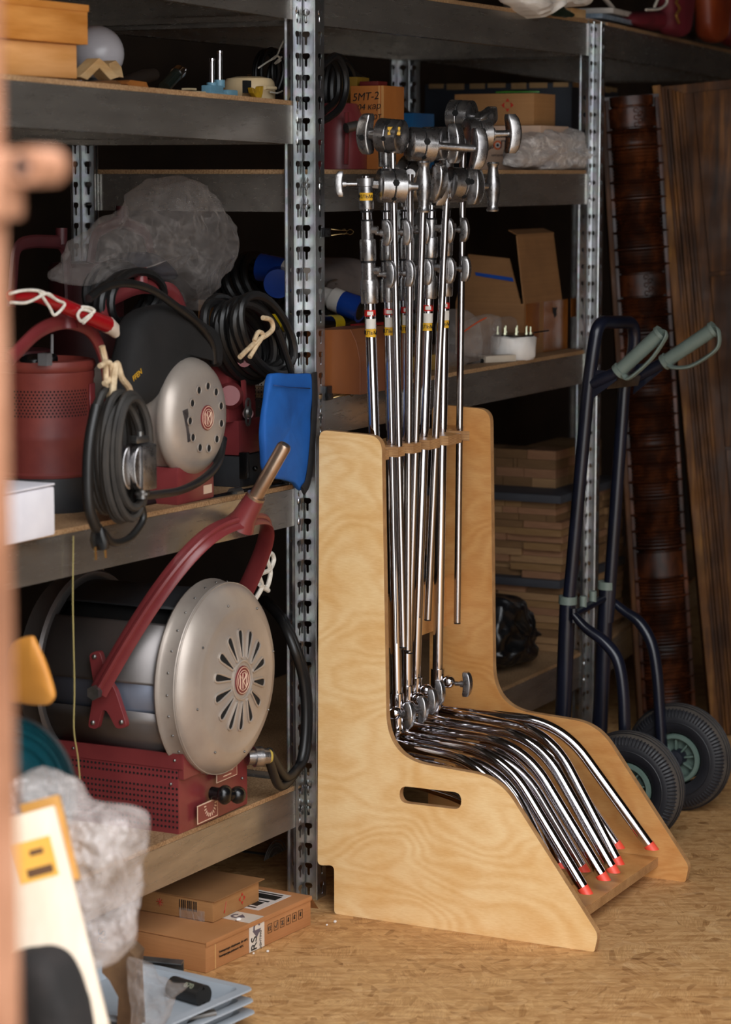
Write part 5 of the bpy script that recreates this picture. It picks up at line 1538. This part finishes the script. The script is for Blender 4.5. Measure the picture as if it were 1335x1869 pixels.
tag(MB().tube(spline(onY([(1195, 12), (1204, -6), (1214, -12), (1218, 4), (1205, 16), (1180, 18)], 2.62), 5), .004, 6).build('white_strap', M_WHITEROPE), 'white strap looping over the red boots on the top shelf', 'strap')
M_REDCL = mat('crimson_cloth', '5a0f1a', '741624', 9, .7)
M_REDCL2 = mat('dark_red_leather', '4d0d10', '641417', 9, .5)
M_ORCL = mat('burnt_orange_leather', '7a2c10', '93401a', 9, .5)
bt1 = thing('boot', 'crimson boot with a gold braid overhanging the top beam', 'boot', at(1232, 66, Y=2.63))
pillow(onY([(1216, -60), (1214, 20), (1214, 50), (1222, 64), (1236, 68), (1246, 62), (1252, 30), (1256, -60)], 2.63), .09, NY, 6, .004, 14, 21).build('boot_shaft', M_REDCL, bt1, sub=1)
MB().tube(spline(onY([(1238, -40), (1234, -20), (1241, -8), (1235, 4), (1241, 16), (1235, 28), (1240, 42)], 2.58), 5), .004, 6).build('gold_braid', mat('gold_braid', 'a87c3c', None, rough=.4, metal=.6), bt1)
tag(pillow(onY([(1140, 40), (1150, 24), (1185, 20), (1212, 24), (1214, 52), (1180, 54), (1150, 48)], 2.67), .10, NY, 6, .004, 14, 22).build('cloth_bundle', M_REDCL, sub=1), 'crimson cloth bundle on the top shelf beside the braided boot', 'cloth')
tag(pillow(onY([(1284, -60), (1282, 30), (1286, 66), (1296, 78), (1312, 76), (1318, 50), (1320, -60)], 2.66), .09, NY, 6, .004, 14, 23).build('boot', M_ORCL, sub=1), 'burnt orange boot on the top shelf near the end of the row', 'boot')
tag(pillow(onY([(1255, -60), (1256, 40), (1264, 66), (1278, 70), (1284, 50), (1286, -60)], 2.72), .08, NY, 6, .004, 14, 24).build('boot', mat('dark_brown_leather', '1c1210', '281a16', 9, .5), sub=1), 'dark brown boot between the crimson and orange boots', 'boot')
tag(pillow(onY([(1320, -60), (1320, 40), (1326, 80), (1345, 84), (1360, 60), (1362, -60)], 2.70), .09, NY, 6, .004, 14, 25).build('boot', M_REDCL2, sub=1), 'dark red boot last on the top shelf, partly out of view', 'boot')
# ---------------------------------------------------------------- old carved panels leaning on the far rack
def wood(name, c1, c2, c3, sx=1.5, sz=.12, rough=.35):
    k = N(name)
    v = k.map((9 * sx, 9 * sx, 9 * sz))
    col = k.ramp(k.noise(2, 6, v, .65, .4), [(.32, c1), (.5, c2), (.72, c3)])
    col = k.mix(.6, col, k.ramp(k.noise(5, 4), [(.35, '5a4a3c'), (.65, 'ffffff')]), 'MULTIPLY')
    k.put(color=col, spec=.22, rough=k.ramp(k.noise(8, 4), [(.3, (rough - .1,) * 3), (.7, (rough + .2,) * 3)]))
    return k.m
M_ROSE = wood('dark_rosewood', '1e0e08', '381b0d', '643318', 1, .6, .3)
M_WORN = wood('worn_brown_oak', '2b190a', '4a2b10', '7d5022', 1.6, .08, .55)
M_EDGE = wood('bare_wood_edge', '4a2c14', '6f4722', '966a34', 2, .1, .6)
def leaning(pb, pt, X):
    B, T = at(*pb, X=X), at(*pt, X=X)
    d = (T - B).normalized()
    B = B - d * (B.z / d.z) + d * .002
    x = (SR - d * SR.dot(d)).normalized()
    F = frame(B, x, d)                 # local z up the panel, local y into the depth or out
    return F, (T - B).length
# ribbed pilaster
F, L = leaning((1222, 1310), (1152, 168), 6.86)
n_ = (F.to_3x3() @ Vector((0, 1, 0)))
so_ = 1 if n_.dot(SF) > 0 else -1      # +1 when local y points to the doorway
pil = thing('carved_pilaster', 'dark ribbed pilaster board leaning behind the hand truck', 'carved pilaster', F.translation)
YY = lambda a, b: (min(a * so_, b * so_), max(a * so_, b * so_))
MB(F).box(-.085, .08, *YY(-.022, 0), .0, L - .01).build('back_board', M_ROSE, pil, smooth=False)
MB(F).box(-.092, -.078, *YY(-.03, .02), .0, L - .025, .002).build('edge_strip', M_WORN, pil)
MB(F).box(-.0775, -.066, *YY(-.01, .012), .0, L - .02, .002).build('inner_bead', M_ROSE, pil)
MB(F).box(.066, .078, *YY(-.01, .016), .0, L - .02, .002).build('side_bead', M_ROSE, pil)
bands = []                             # (start, end, kind) measured down from the top, metres
s_ = 1 / 655
segs = [(0, 18, 'cap'), (18, 62, 'carved'), (62, 330, 'ribs'), (330, 378, 'carved'), (378, 860, 'ribs'), (860, 915, 'plain'), (915, 1180, 'ribs')]
rows = []
def rad(px):
    for a, b, k_ in segs:
        if a <= px < b:
            if k_ == 'cap': return .050
            if k_ in ('carved', 'plain'): return .056 if a + 3 < px < b - 3 else .047
            t = ((px - a) % 31.5) / 31.5
            if t < .2: return .055 + .0125 * math.sin(PI * t / .2)
            tt = ((t - .2) / .8 * 4) % 1
            return .048 + .0075 * math.sin(PI * tt)
    return .05
px = 0
while px < 1200 and L - .012 - px * s_ > 0:
    r = rad(px)
    h = L - .012 - px * s_
    rows.append([(r * 1.26 * math.cos(PI * k / 14), so_ * (.001 + r * .72 * math.sin(PI * k / 14)), h) for k in range(15)])
    px += 1.6
colm = MB(F).grid(rows).build('ribbed_column', M_ROSE, pil, angle=50)
mb = MB(F)
for (p0, p1) in ((22, 60), (334, 376)):
    for q in range(5):
        z_ = L - .012 - (p0 + 6 + q * (p1 - p0 - 8) / 4.5) * s_
        cxx = .006 * (1 if q % 2 else -1) + .012
        pts = [(cxx + .008 * math.cos(a) * (1 - a / 9), so_ * (.0405 + .0012), z_ + .006 * math.sin(a)) for a in [k * .55 for k in range(12)]]
        mb.tube(pts, .0016, 5)
mb.build('carved_scroll', M_ROSE, colm)['kind'] = 'stuff'
# old door leaf
F, L = leaning((1302, 1300), (1197, 157), 6.95)
n_ = (F.to_3x3() @ Vector((0, 1, 0)))
so_ = 1 if n_.dot(SF) > 0 else -1
YY = lambda a, b: (min(a * so_, b * so_), max(a * so_, b * so_))
dl = thing('old_door_leaf', 'worn brown panelled door leaf leaning at the end of the row', 'door leaf', F.translation)
MB(F).box(-.012, .012, *YY(-.03, .028), 0, L, .002).build('bare_edge', M_EDGE, dl)
MB(F).box(.0125, .42, *YY(-.03, 0), 0, L - .004).build('back_board', M_WORN, dl, smooth=False)
for i, (x0, w, h) in enumerate(((.013, .010, .020), (.024, .008, .014), (.033, .012, .019), (.046, .008, .013), (.055, .010, .017), (.066, .01, .012))):
    MB(F).box(x0, x0 + w, *YY(0, h), 0, L - .006 - i * .004, .003).build('edge_moulding', M_WORN, dl)
MB(F).box(.077, .105, *YY(0, .006), 0, L - .03, .002).build('stile', M_WORN, dl)
zc = lambda y: (at(1330, y, X=6.95) - F.translation).length
c1, c2 = L * (1 - (492 - 157) / 1150), L * (1 - (800 - 157) / 1150)
for (a, b, tilt) in ((c1 + .006, L - .03, 0), (c2 + .005, c1 - .008, .0), (.02, c2 - .004, 0)):
    MB(F).box(.107, .42, *YY(0, .007), a, b, .002).build('door_panel', M_WORN, dl)

# ---------------------------------------------------------------- hand truck
M_TRUCK = mat('dark_blue_enamel', '10121c', '151826', 9, .28)
M_GRIP = mat('grey_green_plastic', '66726a', '727d74', 12, .45)
M_RIM = mat('green_plastic_rim', '50625a', '5f7067', 10, .42)
M_TYRE = mat('tyre_rubber', '15151a', '1e1e22', 12, .5)
M_TREAD = mat('dusty_tyre_tread', '3a3430', '4a433c', 20, .75)
tk = thing('hand_truck', 'dark blue two-wheeled hand truck with grey-green grips, beside the plywood stand', 'hand truck', (5.9, 2.2, 0))
n0, n1, n2, n3 = at(1036, 1130, X=5.8), at(1075, 700, X=5.8), at(1084, 640, X=5.8), at(1106, 583, X=5.8)
g0, g1, g2, g3 = at(1112, 1100, X=6.0), at(1141, 690, X=6.0), at(1158, 640, X=6.0), at(1150, 588, X=6.0)
top_n = at(1092, 588, X=5.81); top_f = at(1158, 588, X=5.99)
MB().tube(bend([n0 + (n0 - n1).normalized() * .05, n1, at(1083, 640, X=5.8), top_n, top_f, at(1159, 640, X=6.0), g1, g0 + (g0 - g1).normalized() * .05], .05, 8), .0165, 14).build('upper_frame', M_TRUCK, tk)
for (a, b, X) in (((1037, 1095), (1024, 1400), 5.8), ((1108, 1068), (1092, 1400), 6.0)):
    p, q_ = at(*a, X=X), at(*b, X=X)
    d = (q_ - p).normalized()
    q_ = p + d * ((.03 - p.z) / d.z)
    MB().tube([p, q_], .0205, 16).build('lower_tube', M_TRUCK, tk)
    MB().tube([p - d * .010, p + d * .010], .0235, 18).build('collar', M_GRIP, tk)
p, q_ = at(1050, 1120, X=5.81), at(1102, 1092, X=5.99)
MB().tube([p, q_], .012, 12, flat=.8).build('cross_bar', M_TRUCK, tk)
for t_ in (.28, .62):
    m_ = p.lerp(q_, t_)
    MB().tube([m_, m_ + UP * .034], .0095, 12).build('stop_peg', M_GRIP, tk)
toe = MB().box(5.74, 6.06, 2.30, 2.53, .004, .010, .001).box(5.74, 6.06, 2.30, 2.306, .004, .10, .001).build('toe_plate', M_TRUCK, tk)
# curved wheel brackets and axle
AX = Vector((0, 2.128, .1415))
for (pl, X) in (([(1048, 1122), (1070, 1146), (1104, 1172), (1128, 1205), (1138, 1260), (1141, 1340), (1144, 1420)], 5.775), ([(1112, 1092), (1140, 1115), (1168, 1136), (1190, 1175), (1200, 1230), (1205, 1300), (1209, 1372)], 6.03)):
    P = pxs(pl, X=X)
    MB().tube(spline(P, 6), [.0115 + .006 * min(1, i / 12) for i in range((len(P) - 1) * 6 + 1)], 14, flat=.85).build('wheel_bracket', M_TRUCK, tk)
    MB().tube([P[0] + UP * .016, P[0] - UP * .02], .008, 8).build('weld_seam', M_TRUCK, tk)
MB().tube([(5.66, AX.y, AX.z), (6.13, AX.y, AX.z)], .011, 12).build('axle', M_TRUCK, tk)
def wheel(x):
    F = frame((x, AX.y, AX.z), (0, -1, 0), (-1, 0, 0))   # local z towards the doorway
    prof = []
    for k in range(25):
        a = R(-128 + 256 * k / 24)
        rr, hh = .097 + .0435 * math.cos(a), .0385 * math.sin(a)
        if abs(a) < .62: rr = .097 + .0435 * math.cos(.62) + (.62 - abs(a)) * .014
        prof.append((rr, hh))
    ty = MB(F).lathe(prof, 72, cap=False).build('tyre', M_TYRE, tk)
    tr = [(r_ + .0007, h) for r_, h in prof if abs(h) < .0262 and r_ > .11]
    MB(F).lathe(tr, 72, cap=False).build('tread', M_TREAD, ty)
    for h in (-.016, -.006, .006, .016):
        MB(F).tube([((.1385 + .0022 * (abs(h) < .01)) * math.cos(a), (.1385 + .0022 * (abs(h) < .01)) * math.sin(a), h + .0012 * (k % 2)) for k, a in enumerate([2 * PI * k / 120 for k in range(120)])], .0011, 4, closed=True).build('tread_groove', M_TYRE, ty)
    mb = MB(F)
    for k in range(84):
        a = 2 * PI * k / 84
        for s in (1, -1):
            T = Matrix.Rotation(a, 4, 'Z')
            pts = [T @ Vector((.097 + .0437 * math.cos(b), 0, s * .0388 * math.sin(b))) for b in (.66, .85, 1.05, 1.22)]
            mb.tube(pts, .0021, 4, up=(0, 0, 1))
    mb.build('shoulder_ribs', M_TYRE, ty)['kind'] = 'stuff'
    for s in (1, -1):
        MB(F).tube([(.098 * math.cos(a), .098 * math.sin(a), s * .0385) for a in [2 * PI * k / 48 for k in range(48)]], .0016, 5, closed=True).build('side_ring', M_TYRE, ty)
    rim = MB(F).lathe([(.062, .020), (.066, .026), (.063, .032), (.055, .033), (.051, .028), (.050, .012), (.050, -.012), (.051, -.028), (.055, -.033), (.063, -.032), (.066, -.026), (.062, -.02)], 48, cap=False).build('rim', M_RIM, tk)
    MB(F).lathe([(.0001, -.004), (.051, -.004), (.051, .004), (.0001, .004)], 40).build('web', M_RIM, rim)
    for k in range(9):
        a = 2 * PI * k / 9 + .2
        MB(F @ Matrix.Rotation(a, 4, 'Z')).box(.02, .052, -.0022, .0022, -.024, .024, .0008).build('spoke', M_RIM, rim)
    MB(F).lathe([(.0001, -.036), (.020, -.034), (.024, -.02), (.024, .02), (.021, .034), (.0001, .037)], 24).build('hub', mat('dark_hub', '171a24'), rim)
wheel(5.714); wheel(6.076)
# handles
for (a, b, tube_p, X, gl) in (((1128, 680), (1209, 606), (1082, 700), 5.8, [(1150, 690), (1185, 660), (1205, 634), (1217, 612)]), ((1212, 662), (1306, 599), (1160, 690), 6.03, [(1232, 671), (1262, 668), (1300, 645), (1313, 628), (1312, 604)])):
    A, B = at(*a, X=X), at(*b, X=X)
    d = (B - A).normalized()
    g = MB().tube([A, A + d * .012, A + d * .0125, B - d * .01, B - d * .0095, B], [.0215, .0215, .0175, .0185, .0215, .0205], 20).build('grip', M_GRIP, tk)
    P = pxs(gl, X=X - .012)
    MB().tube(spline([A + (P[0] - A) * .55] + P + [B - d * .004], 5), .0115, 10, flat=.45).build('grip_guard', M_GRIP, g)
    tp_ = at(*tube_p, X=X)
    MB().tube([tp_, A + d * .006], [.016, .015], 10).build('handle_tube', M_TRUCK, tk)
    w_ = at(tube_p[0] + 2, tube_p[1] - 25, X=X), at(tube_p[0] - 3, tube_p[1] + 30, X=X)
    mb = MB(); pl = [w_[0], A - d * .002 + UP * .004, A - d * .002 - UP * .018, w_[1]]
    mb.rings([[p + Vector((-.004, 0, 0)) for p in pl], [p + Vector((.004, 0, 0)) for p in pl]])
    mb.build('gusset', M_TRUCK, tk, smooth=False)
a, b = at(1106, 700, X=5.83), at(1160, 690, X=6.0)
MB().box(-.09, .09, -.012, .012, -.014, .014, .002, M=frame((a + b) / 2, b - a, (0, -.3, 1))).build('handle_cross_plate', mat('worn_steel_plate', '4a4038', '6d6055', 30, .35, .7), tk)

# ---------------------------------------------------------------- cartons on the floor
FB_ = Matrix.Translation((4.349, 2.549, 0)) @ Matrix.Rotation(math.atan2(-.036, .393), 4, 'Z')
bw, bd, bh = .40, .30, .067
cb = thing('flat_carton', 'flat brown carton with printed tape on the floor at the rack foot', 'carton', M=FB_)
M_KRAFT = card_material('orange_kraft_board', 'a46f40', 'b78052')
MB(FB_).box(0, bw, 0, bd, .0006, bh - .004, .002).build('body', M_KRAFT, cb)
lid = MB(FB_).box(-.001, bw + .001, .0, bd, bh - .0035, bh, .001).box(-.0012, bw + .0012, -.0022, -.0005, bh - .010, bh, .0005).build('lid', M_KRAFT, cb)
MB(FB_).box(.032, .034, -.0012, -.0004, .002, bh - .012).build('crease', mat('pale_crease', 'd0a66c'), cb, smooth=False)
FR = FB_ @ Matrix(((1, 0, 0, 0), (0, 0, -1, -.0012), (0, 1, 0, 0), (0, 0, 0, 1)))
tpf = MB(FB_).box(.158, .215, -.0012, -.0005, .002, bh - .010).build('tape_front', M_CLEARTAPE, cb, smooth=False)
MB(FB_).box(.158, .215, .0, .12, bh + .0002, bh + .0008).build('tape_top', M_CLEARTAPE, cb, smooth=False)
M_GREYINK = mat('grey_ink', '5d5660')
text('RS', .030, FR @ Matrix.Translation((.176, .018, .0004)) @ Matrix.Rotation(PI / 2, 4, 'Z'), M_INK, cb)
text('LIGHTING', .0095, FR @ Matrix.Translation((.200, .020, .0004)) @ Matrix.Rotation(PI / 2, 4, 'Z'), M_INK, cb)
def logo(F):
    mb = MB(F)
    mb.tube([(.011 * math.cos(a), .011 * math.sin(a), .0004) for a in [R(20 + 200 * k / 12) for k in range(13)]], .003, 4, flat=.2)
    mb.prism([(-.016, -.004), (.016, -.004), (.0, -.021)], 0, .0005)
    mb.build('tape_logo', M_GREYINK, cb, smooth=False)
logo(FR @ Matrix.Translation((.186, .050, .0)))
logo(FB_ @ Matrix.Translation((.186, .05, bh + .0008)))
for i in range(6):
    T = FR @ Matrix.Translation((.236 + i * .024, .036, .0003))
    mb = MB(T)
    mb.plate([(-.008, -.01), (.008, -.01), (.008, .01), (-.008, .01)], [[(-.0072, -.0092), (-.0072, .0092), (.0072, .0092), (.0072, -.0092)]], 0, .0003)
    mb.build('mark_frame', M_INK, cb, smooth=False)
    mb = MB(T)
    if i == 0:
        for xo in (-.003, .003):
            mb.tube([(xo + .003 * math.cos(a), .0045 * math.sin(a), .0003) for a in [R(70 + 220 * k / 8) for k in range(9)]], .0007, 4)
        mb.tube([(0, 0, .0003), (.004, 0, .0003)], .0006, 4)
    elif i == 1:
        mb.tube([(-.005, 0, .0003), (-.001, -.005, .0003), (.005, .006, .0003)], .0008, 4)
    elif i == 2:
        mb.tube([(-.005, .004, .0003), (.003, .004, .0003), (-.003, -.004, .0003), (.005, -.004, .0003)], .001, 4)
    else:
        mb.prism([(-.003, -.004), (.003, -.004), (.001, .001), (.003, .004), (0, .006), (-.002, .003)], 0, .0004)
    mb.build('mark', M_INK, cb, smooth=False)['kind'] = 'stuff'
for i, s_ in enumerate(('Температура зберігання -20 +60°С', 'Температура роботи 0 +40°С')):
    text(s_, .0065, FR @ Matrix.Translation((.045, .034 - i * .010, .0003)), M_INK, cb, align='LEFT')
lb = MB(FB_).box(.245, .375, .035, .19, bh + .0002, bh + .0009).build('shipping_label', mat('label_white', 'cfc6bf'), cb, smooth=False)
mb = MB(FB_)
for (x0, x1, y0, y1) in ((.27, .30, .055, .17), (.325, .355, .045, .15), (.255, .262, .05, .11), (.305, .312, .05, .10), (.36, .366, .05, .12)):
    mb.box(x0, x1, y0, y1, bh + .0009, bh + .0012)
mb.build('label_print', M_INK, lb, smooth=False)['kind'] = 'stuff'
MB(FB_).tube([(bw + .001, .02, bh - .002), (bw + .03, .018, .03)], .02, 4, flat=.06, up=(0, 0, 1)).build('side_flap', M_CARD, cb, smooth=False)
text('RS', .03, FB_ @ Matrix(((0, 0, -1, -.0006), (-1, 0, 0, .27), (0, 1, 0, .035), (0, 0, 0, 1))) @ Matrix.Rotation(PI / 2, 4, 'Z'), M_INK, cb)
# smaller carton on it
FS = Matrix.Translation((4.472, 2.603, bh + .001)) @ Matrix.Rotation(R(-3), 4, 'Z')
sc_ = thing('small_carton', 'small brown carton with red marks on top of the flat carton', 'carton', M=FS)
MB(FS).box(0, .185, 0, .26, .0004, .045, .0015).build('body', M_CARD, sc_)
MB(FS).box(-.002, .20, -.006, .25, .0455, .048, .001).build('lid', M_CARDD, sc_)
FSF = FS @ Matrix(((1, 0, 0, 0), (0, 0, -1, -.0006), (0, 1, 0, 0), (0, 0, 0, 1)))
arrow_emblem(sc_, FSF, .115, .024, .013, M_REDPRINT)
MB(FSF).tube([(.052, .034, .0003), (.046, .016, .0003)], .0006, 4).tube([(.046, .016, .0003), (.043, .010, .0003)], .002, 5, flat=.2).build('drop_mark', M_REDPRINT, sc_)
FSL = FS @ Matrix(((0, 0, -1, -.0006), (-1, 0, 0, 0), (0, 1, 0, 0), (0, 0, 0, 1)))
mb = MB(FSL)
for k in range(9):
    mb.box(-.085 + k * .0052, -.085 + k * .0052 + (.003 if k % 3 else .0018), .018, .040, 0, .0004)
mb.build('barcode', M_INK, sc_, smooth=False)['kind'] = 'stuff'
mb = MB(FSL)
for k in range(4):
    a = PI * k / 4
    mb.tube([(-.135 - .009 * math.cos(a), .026 - .009 * math.sin(a), .0003), (-.135 + .009 * math.cos(a), .026 + .009 * math.sin(a), .0003)], .0006, 4)
mb.build('star_mark', M_REDPRINT, sc_)['kind'] = 'stuff'
MB(FSL).box(-.085, -.02, -.008, .022, .0006, .001, .0).build('clear_tape', M_FILM, sc_, smooth=False)
# roll of film under the rack
fc = at(500, 1578, Y=2.86)
rf = thing('film_roll', 'dark clear film roll lying under the rack behind the cartons', 'film roll', (fc.x, 2.93, 0))
fr_ = fc.z - .002
FFR = frame((fc.x, 2.86, fc.z), XA, NY)
MB(FFR).lathe([(.0001, 0), (.02, 0), (.021, -.003), (.035, 0.001), (.036, -.002), (.055, .002), (fr_ - .006, .001), (fr_, -.006), (fr_, -.14), (.0001, -.14)], 40).build('roll', mat('smoky_film', '4a4744', '5c5955', 14, .15), rf)
mb = MB(FFR)
for r_ in (.028, .044, .052, .06):
    mb.tube([(r_ * math.cos(a) + .003, r_ * math.sin(a), .0025) for a in [k * .3 for k in range(19)]], .0016, 5)
mb.build('film_layer', mat('glossy_film', '77736d', None, rough=.1), rf)['kind'] = 'stuff'
# white crumbs on the floor
for i, (x, y, r_) in enumerate(((612, 1682, .0045), (597, 1688, .003), (489, 1736, .004), (463, 1740, .003), (438, 1683, .0))):
    if not r_: continue
    c = at(x, y, Z=r_ * .7)
    tag(MB().ball(c, (r_, r_ * .8, r_ * .7), 7, 5).build('foam_crumb', M_WHITEBAG), ('white foam crumb on the floor closest to the notched foot of the plywood stand', 'white foam crumb a hand before the notched foot of the plywood stand', 'white foam crumb on the floor right before the RS tape of the carton', 'tiny white foam crumb touching the lower end of the RS tape')[i], 'crumb', 'foam crumbs on the floor')
tag(MB().ball(FB_ @ Vector((.16, .028, bh + .004)), (.008, .006, .004), 8, 6).build('foam_crumb', M_WHITEBAG), 'white foam crumb on the tape of the flat carton', 'crumb')

# ---------------------------------------------------------------- stacked trays and what lies in them
tc_ = at(465, 1806, Z=.075)
e1 = (at(300, 1768, Z=.075) - tc_); e1.z = 0; e1.normalize()
FT = frame(tc_, e1, (0, 0, 1))
sy = 1 if (FT @ Vector((0, 1, 0)) - tc_).dot(SF) > 0 else -1
M_TRAY = mat('pale_blue_plastic', '9aa1a8', 'a8aeb4', 6, .4)
for i in range(3):
    z0 = -.074 + i * .0235
    t = thing('plastic_tray', ('pale blue plastic tray, topmost of the three stacked on the floor', 'pale blue plastic tray, middle one of the stack on the floor', 'pale blue plastic tray, lowest of the stack on the floor')[2 - i], 'tray', FT @ Vector((0, 0, z0)), 'stacked blue trays')
    A_, B_ = .36, .30
    o = -.002 * (2 - i)
    mb = MB(FT)
    def ringp(ins, z): return [(x, sy * y, z) for x, y in rpoly([(o + ins, o + ins, .02), (A_ - ins, o + ins, .02), (A_ - ins, B_ - ins, .02), (o + ins, B_ - ins, .02)], 4)]
    hh = .028
    rr_ = [ringp(.03, z0 + .001), ringp(.018, z0 + hh - .002), ringp(-.001, z0 + hh), ringp(0, z0 + hh + .003), ringp(.02, z0 + hh + .003), ringp(.033, z0 + .004)]
    mb.rings(rr_)
    mb.build('tray_body', M_TRAY, t, angle=50)
bt_ = thing('rubber_tube', 'short black rubber tube with a pale number, lying in the top tray', 'tube', at(350, 1830, Z=.03))
a, b = at(316, 1801, Z=.0695), at(386, 1822, Z=.0695)
d = (b - a).normalized(); b = a + d * .085
MB().tube([a, b, b + d * .0001, b - d * .03], [.0215, .0215, .0135, .0135], 26).build('tube', mat('black_hose', '1c1a18', '262320', 9, .5), bt_)
MB().tube([b - d * .0301, b - d * .029], .0135, 20).build('bore', M_HOLE, bt_)
up_ = (UP * .72 + SF * .69); up_ = (up_ - d * up_.dot(d)).normalized()
text('070', .016, frame(a + d * .056 + up_ * .0217, d, up_), mat('pale_ink', '8d8f78'), bt_)
tag(MB().tube([at(330, 1862, Z=.057), at(392, 1850, Z=.057)], .009, 12).build('steel_rod', M_STEEL), 'steel rod lying in the top tray before the black tube', 'rod')
al = thing('metal_channel', 'dull grey metal channel lying across the back of the trays', 'metal channel', at(300, 1765, Z=.085))
a, b = at(235, 1742, Z=.092), at(336, 1752, Z=.092)
d = (b - a).normalized(); Fc = frame(a, d, (0, 0, 1)); Lc = (b - a).length
sy2 = 1 if (Fc @ Vector((0, 1, 0)) - a).dot(SF) > 0 else -1
mb = MB(Fc); mb.rings([[(x, sy2 * y, z) for y, z in ((0, 0), (.016, -.004), (.016, -.006), (.003, -.004), (.003, -.020), (.018, -.022), (.018, -.024), (0, -.022))] for x in (0, Lc)])
mb.build('channel', M_STEEL, al, smooth=False)

# ---------------------------------------------------------------- blurred things at the doorway
Xp = 2.95
P0, P1 = at(98, 1470, X=Xp), at(205, 1900, X=Xp - .05)
d = (P0 - P1).normalized()
bot = P1 - d * ((P1.z - .004) / d.z)
xa = (SR - d * SR.dot(d)).normalized()
FP = frame(bot, xa, d); LP = (P0 - bot).length
sp_ = 1 if (FP.to_3x3() @ Vector((0, 1, 0))).dot(SF) > 0 else -1
M_PINE = mat('pale_pine_board', 'd9c3aa', 'e6d4be', 4, .6, 0, 0, 1, (4, 4, .6))
pk = thing('pine_board', 'pale pine board leaning in the doorway with an orange label near its top', 'board', bot)
MB(FP).box(-.13, 0, *((-.022, 0) if sp_ > 0 else (0, .022)), 0, LP, .002).build('board', M_PINE, pk)
ol = MB(FP).box(-.072, -.016, *((0, .0006) if sp_ > 0 else (-.0006, 0)), LP - .098, LP - .04).build('orange_label', mat('orange_label', 'e0a23c', 'e8b050', 8, .5), pk, smooth=False)
MB(FP).box(-.060, -.022, *((.0006, .001) if sp_ > 0 else (-.001, -.0006)), LP - .092, LP - .08).box(-.05, -.03, *((.0006, .001) if sp_ > 0 else (-.001, -.0006)), LP - .062, LP - .054).build('label_print', mat('brown_ink', '5c3a1c'), ol, smooth=False)
tag(MB(FP).box(-.05, .008, *((-.05, -.024) if sp_ > 0 else (.024, .05)), LP - .11, LP + .016, .002).build('carton_flap', mat('orange_brown_card', 'b07a30', 'bf8a3e', 8, .6)), 'orange-brown carton end standing behind the top of the pine board', 'carton')
k = N('bubble_wrap')
vo = k.n('TexVoronoi'); k.set(vo.inputs['Vector'], k.co); vo.inputs['Scale'].default_value = 95
k.put(color='d8ccc6', rough=.15, spec=.8, alpha=k.ramp(k.noise(9, 5), [(.35, (.2,) * 3), (.65, (.5,) * 3)]))
k.bump(vo.outputs['Distance'], .9, .006)
M_BUB = k.m
bw_ = pillow(pxs([(40, 1430), (70, 1412), (105, 1440), (140, 1476), (190, 1488), (236, 1496), (246, 1530), (238, 1570), (222, 1600), (226, 1650), (230, 1700), (205, 1742), (178, 1752), (120, 1700), (60, 1600), (42, 1500)], X=3.05), .14, (-1, 0, 0), 14, .008, 15, 27, cr=.03, cf=14).build('bubble_wrap', M_BUB, sub=1)
tag(bw_, 'crumpled sheet of clear bubble wrap bunched behind the pine board', 'bubble wrap')
hs = thing('hose_basin', 'teal ribbed plastic basin standing on edge behind the bubble wrap', 'basin', at(60, 1480, X=3.25))
cH = at(8, 1440, X=3.25)
FH = frame(cH, UP, -XA + Vector((0, -.25, .05)))
k7 = .70
MB(FH).lathe([(max(r_ * k7, .0001), h_ * k7) for r_, h_ in [(.175, .0), (.178, .012), (.174, .014), (.160, -.02), (.150, -.018), (.140, -.035), (.130, -.033), (.118, -.05), (.10, -.048), (.085, -.06), (.0001, -.06)]], 56, cap=False).build('basin', mat('teal_plastic', '0b4a56', '11606c', 6, .35), hs, solid=.003)
MB(FH).tube([(.177 * k7 * math.cos(a), .177 * k7 * math.sin(a), .009) for a in [2 * PI * k / 56 for k in range(56)]], .003, 8, closed=True).build('basin_rim', M_BLKRUB, hs)
lf = pillow(pxs([(20, 1180), (55, 1160), (66, 1170), (82, 1205), (100, 1260), (98, 1278), (80, 1288), (40, 1284), (15, 1270)], X=3.22), .02, (-1, 0, 0), 6, .002, 12, 29).build('leather_flap', mat('tan_leather', 'b5752c', 'c98838', 6, .55), sub=1)
tag(lf, 'tan leather flap hanging behind the rusty door frame', 'leather flap')
bk = pillow(pxs([(20, 1760), (60, 1728), (95, 1735), (120, 1765), (138, 1810), (150, 1860), (150, 1960), (20, 1960)], X=2.75), .10, (-1, 0, 0), 7, .004, 12, 31).build('black_sack', mat('dusty_black_cloth', '15110f', '2a2320', 9, .85), sub=1)
tag(bk, 'dusty black sack in front of the pine board at the doorway', 'sack')
ow = thing('wrapped_offcut', 'old wooden offcut with torn clear film around it beside the trays', 'wood offcut', at(240, 1860, X=3.75))
P = pxs([(188, 1738), (236, 1736), (250, 1750), (246, 1775), (252, 1900), (212, 1900), (216, 1820), (200, 1790), (186, 1775)], X=3.80)
mb = MB(); mb.rings([P, [p + Vector((.06, .02, 0)) for p in P]]); mb.build('offcut', mat('old_brown_wood', '4a3524', '7d6044', 8, .7), ow, smooth=False)
pillow(pxs([(240, 1750), (262, 1760), (280, 1790), (318, 1802), (326, 1812), (310, 1830), (296, 1868), (285, 1890), (256, 1890), (248, 1820)], X=3.78), .05, (-1, 0, 0), 12, .006, 24, 33, cr=.02, cf=24).build('torn_film', M_FILM, ow, sub=1)
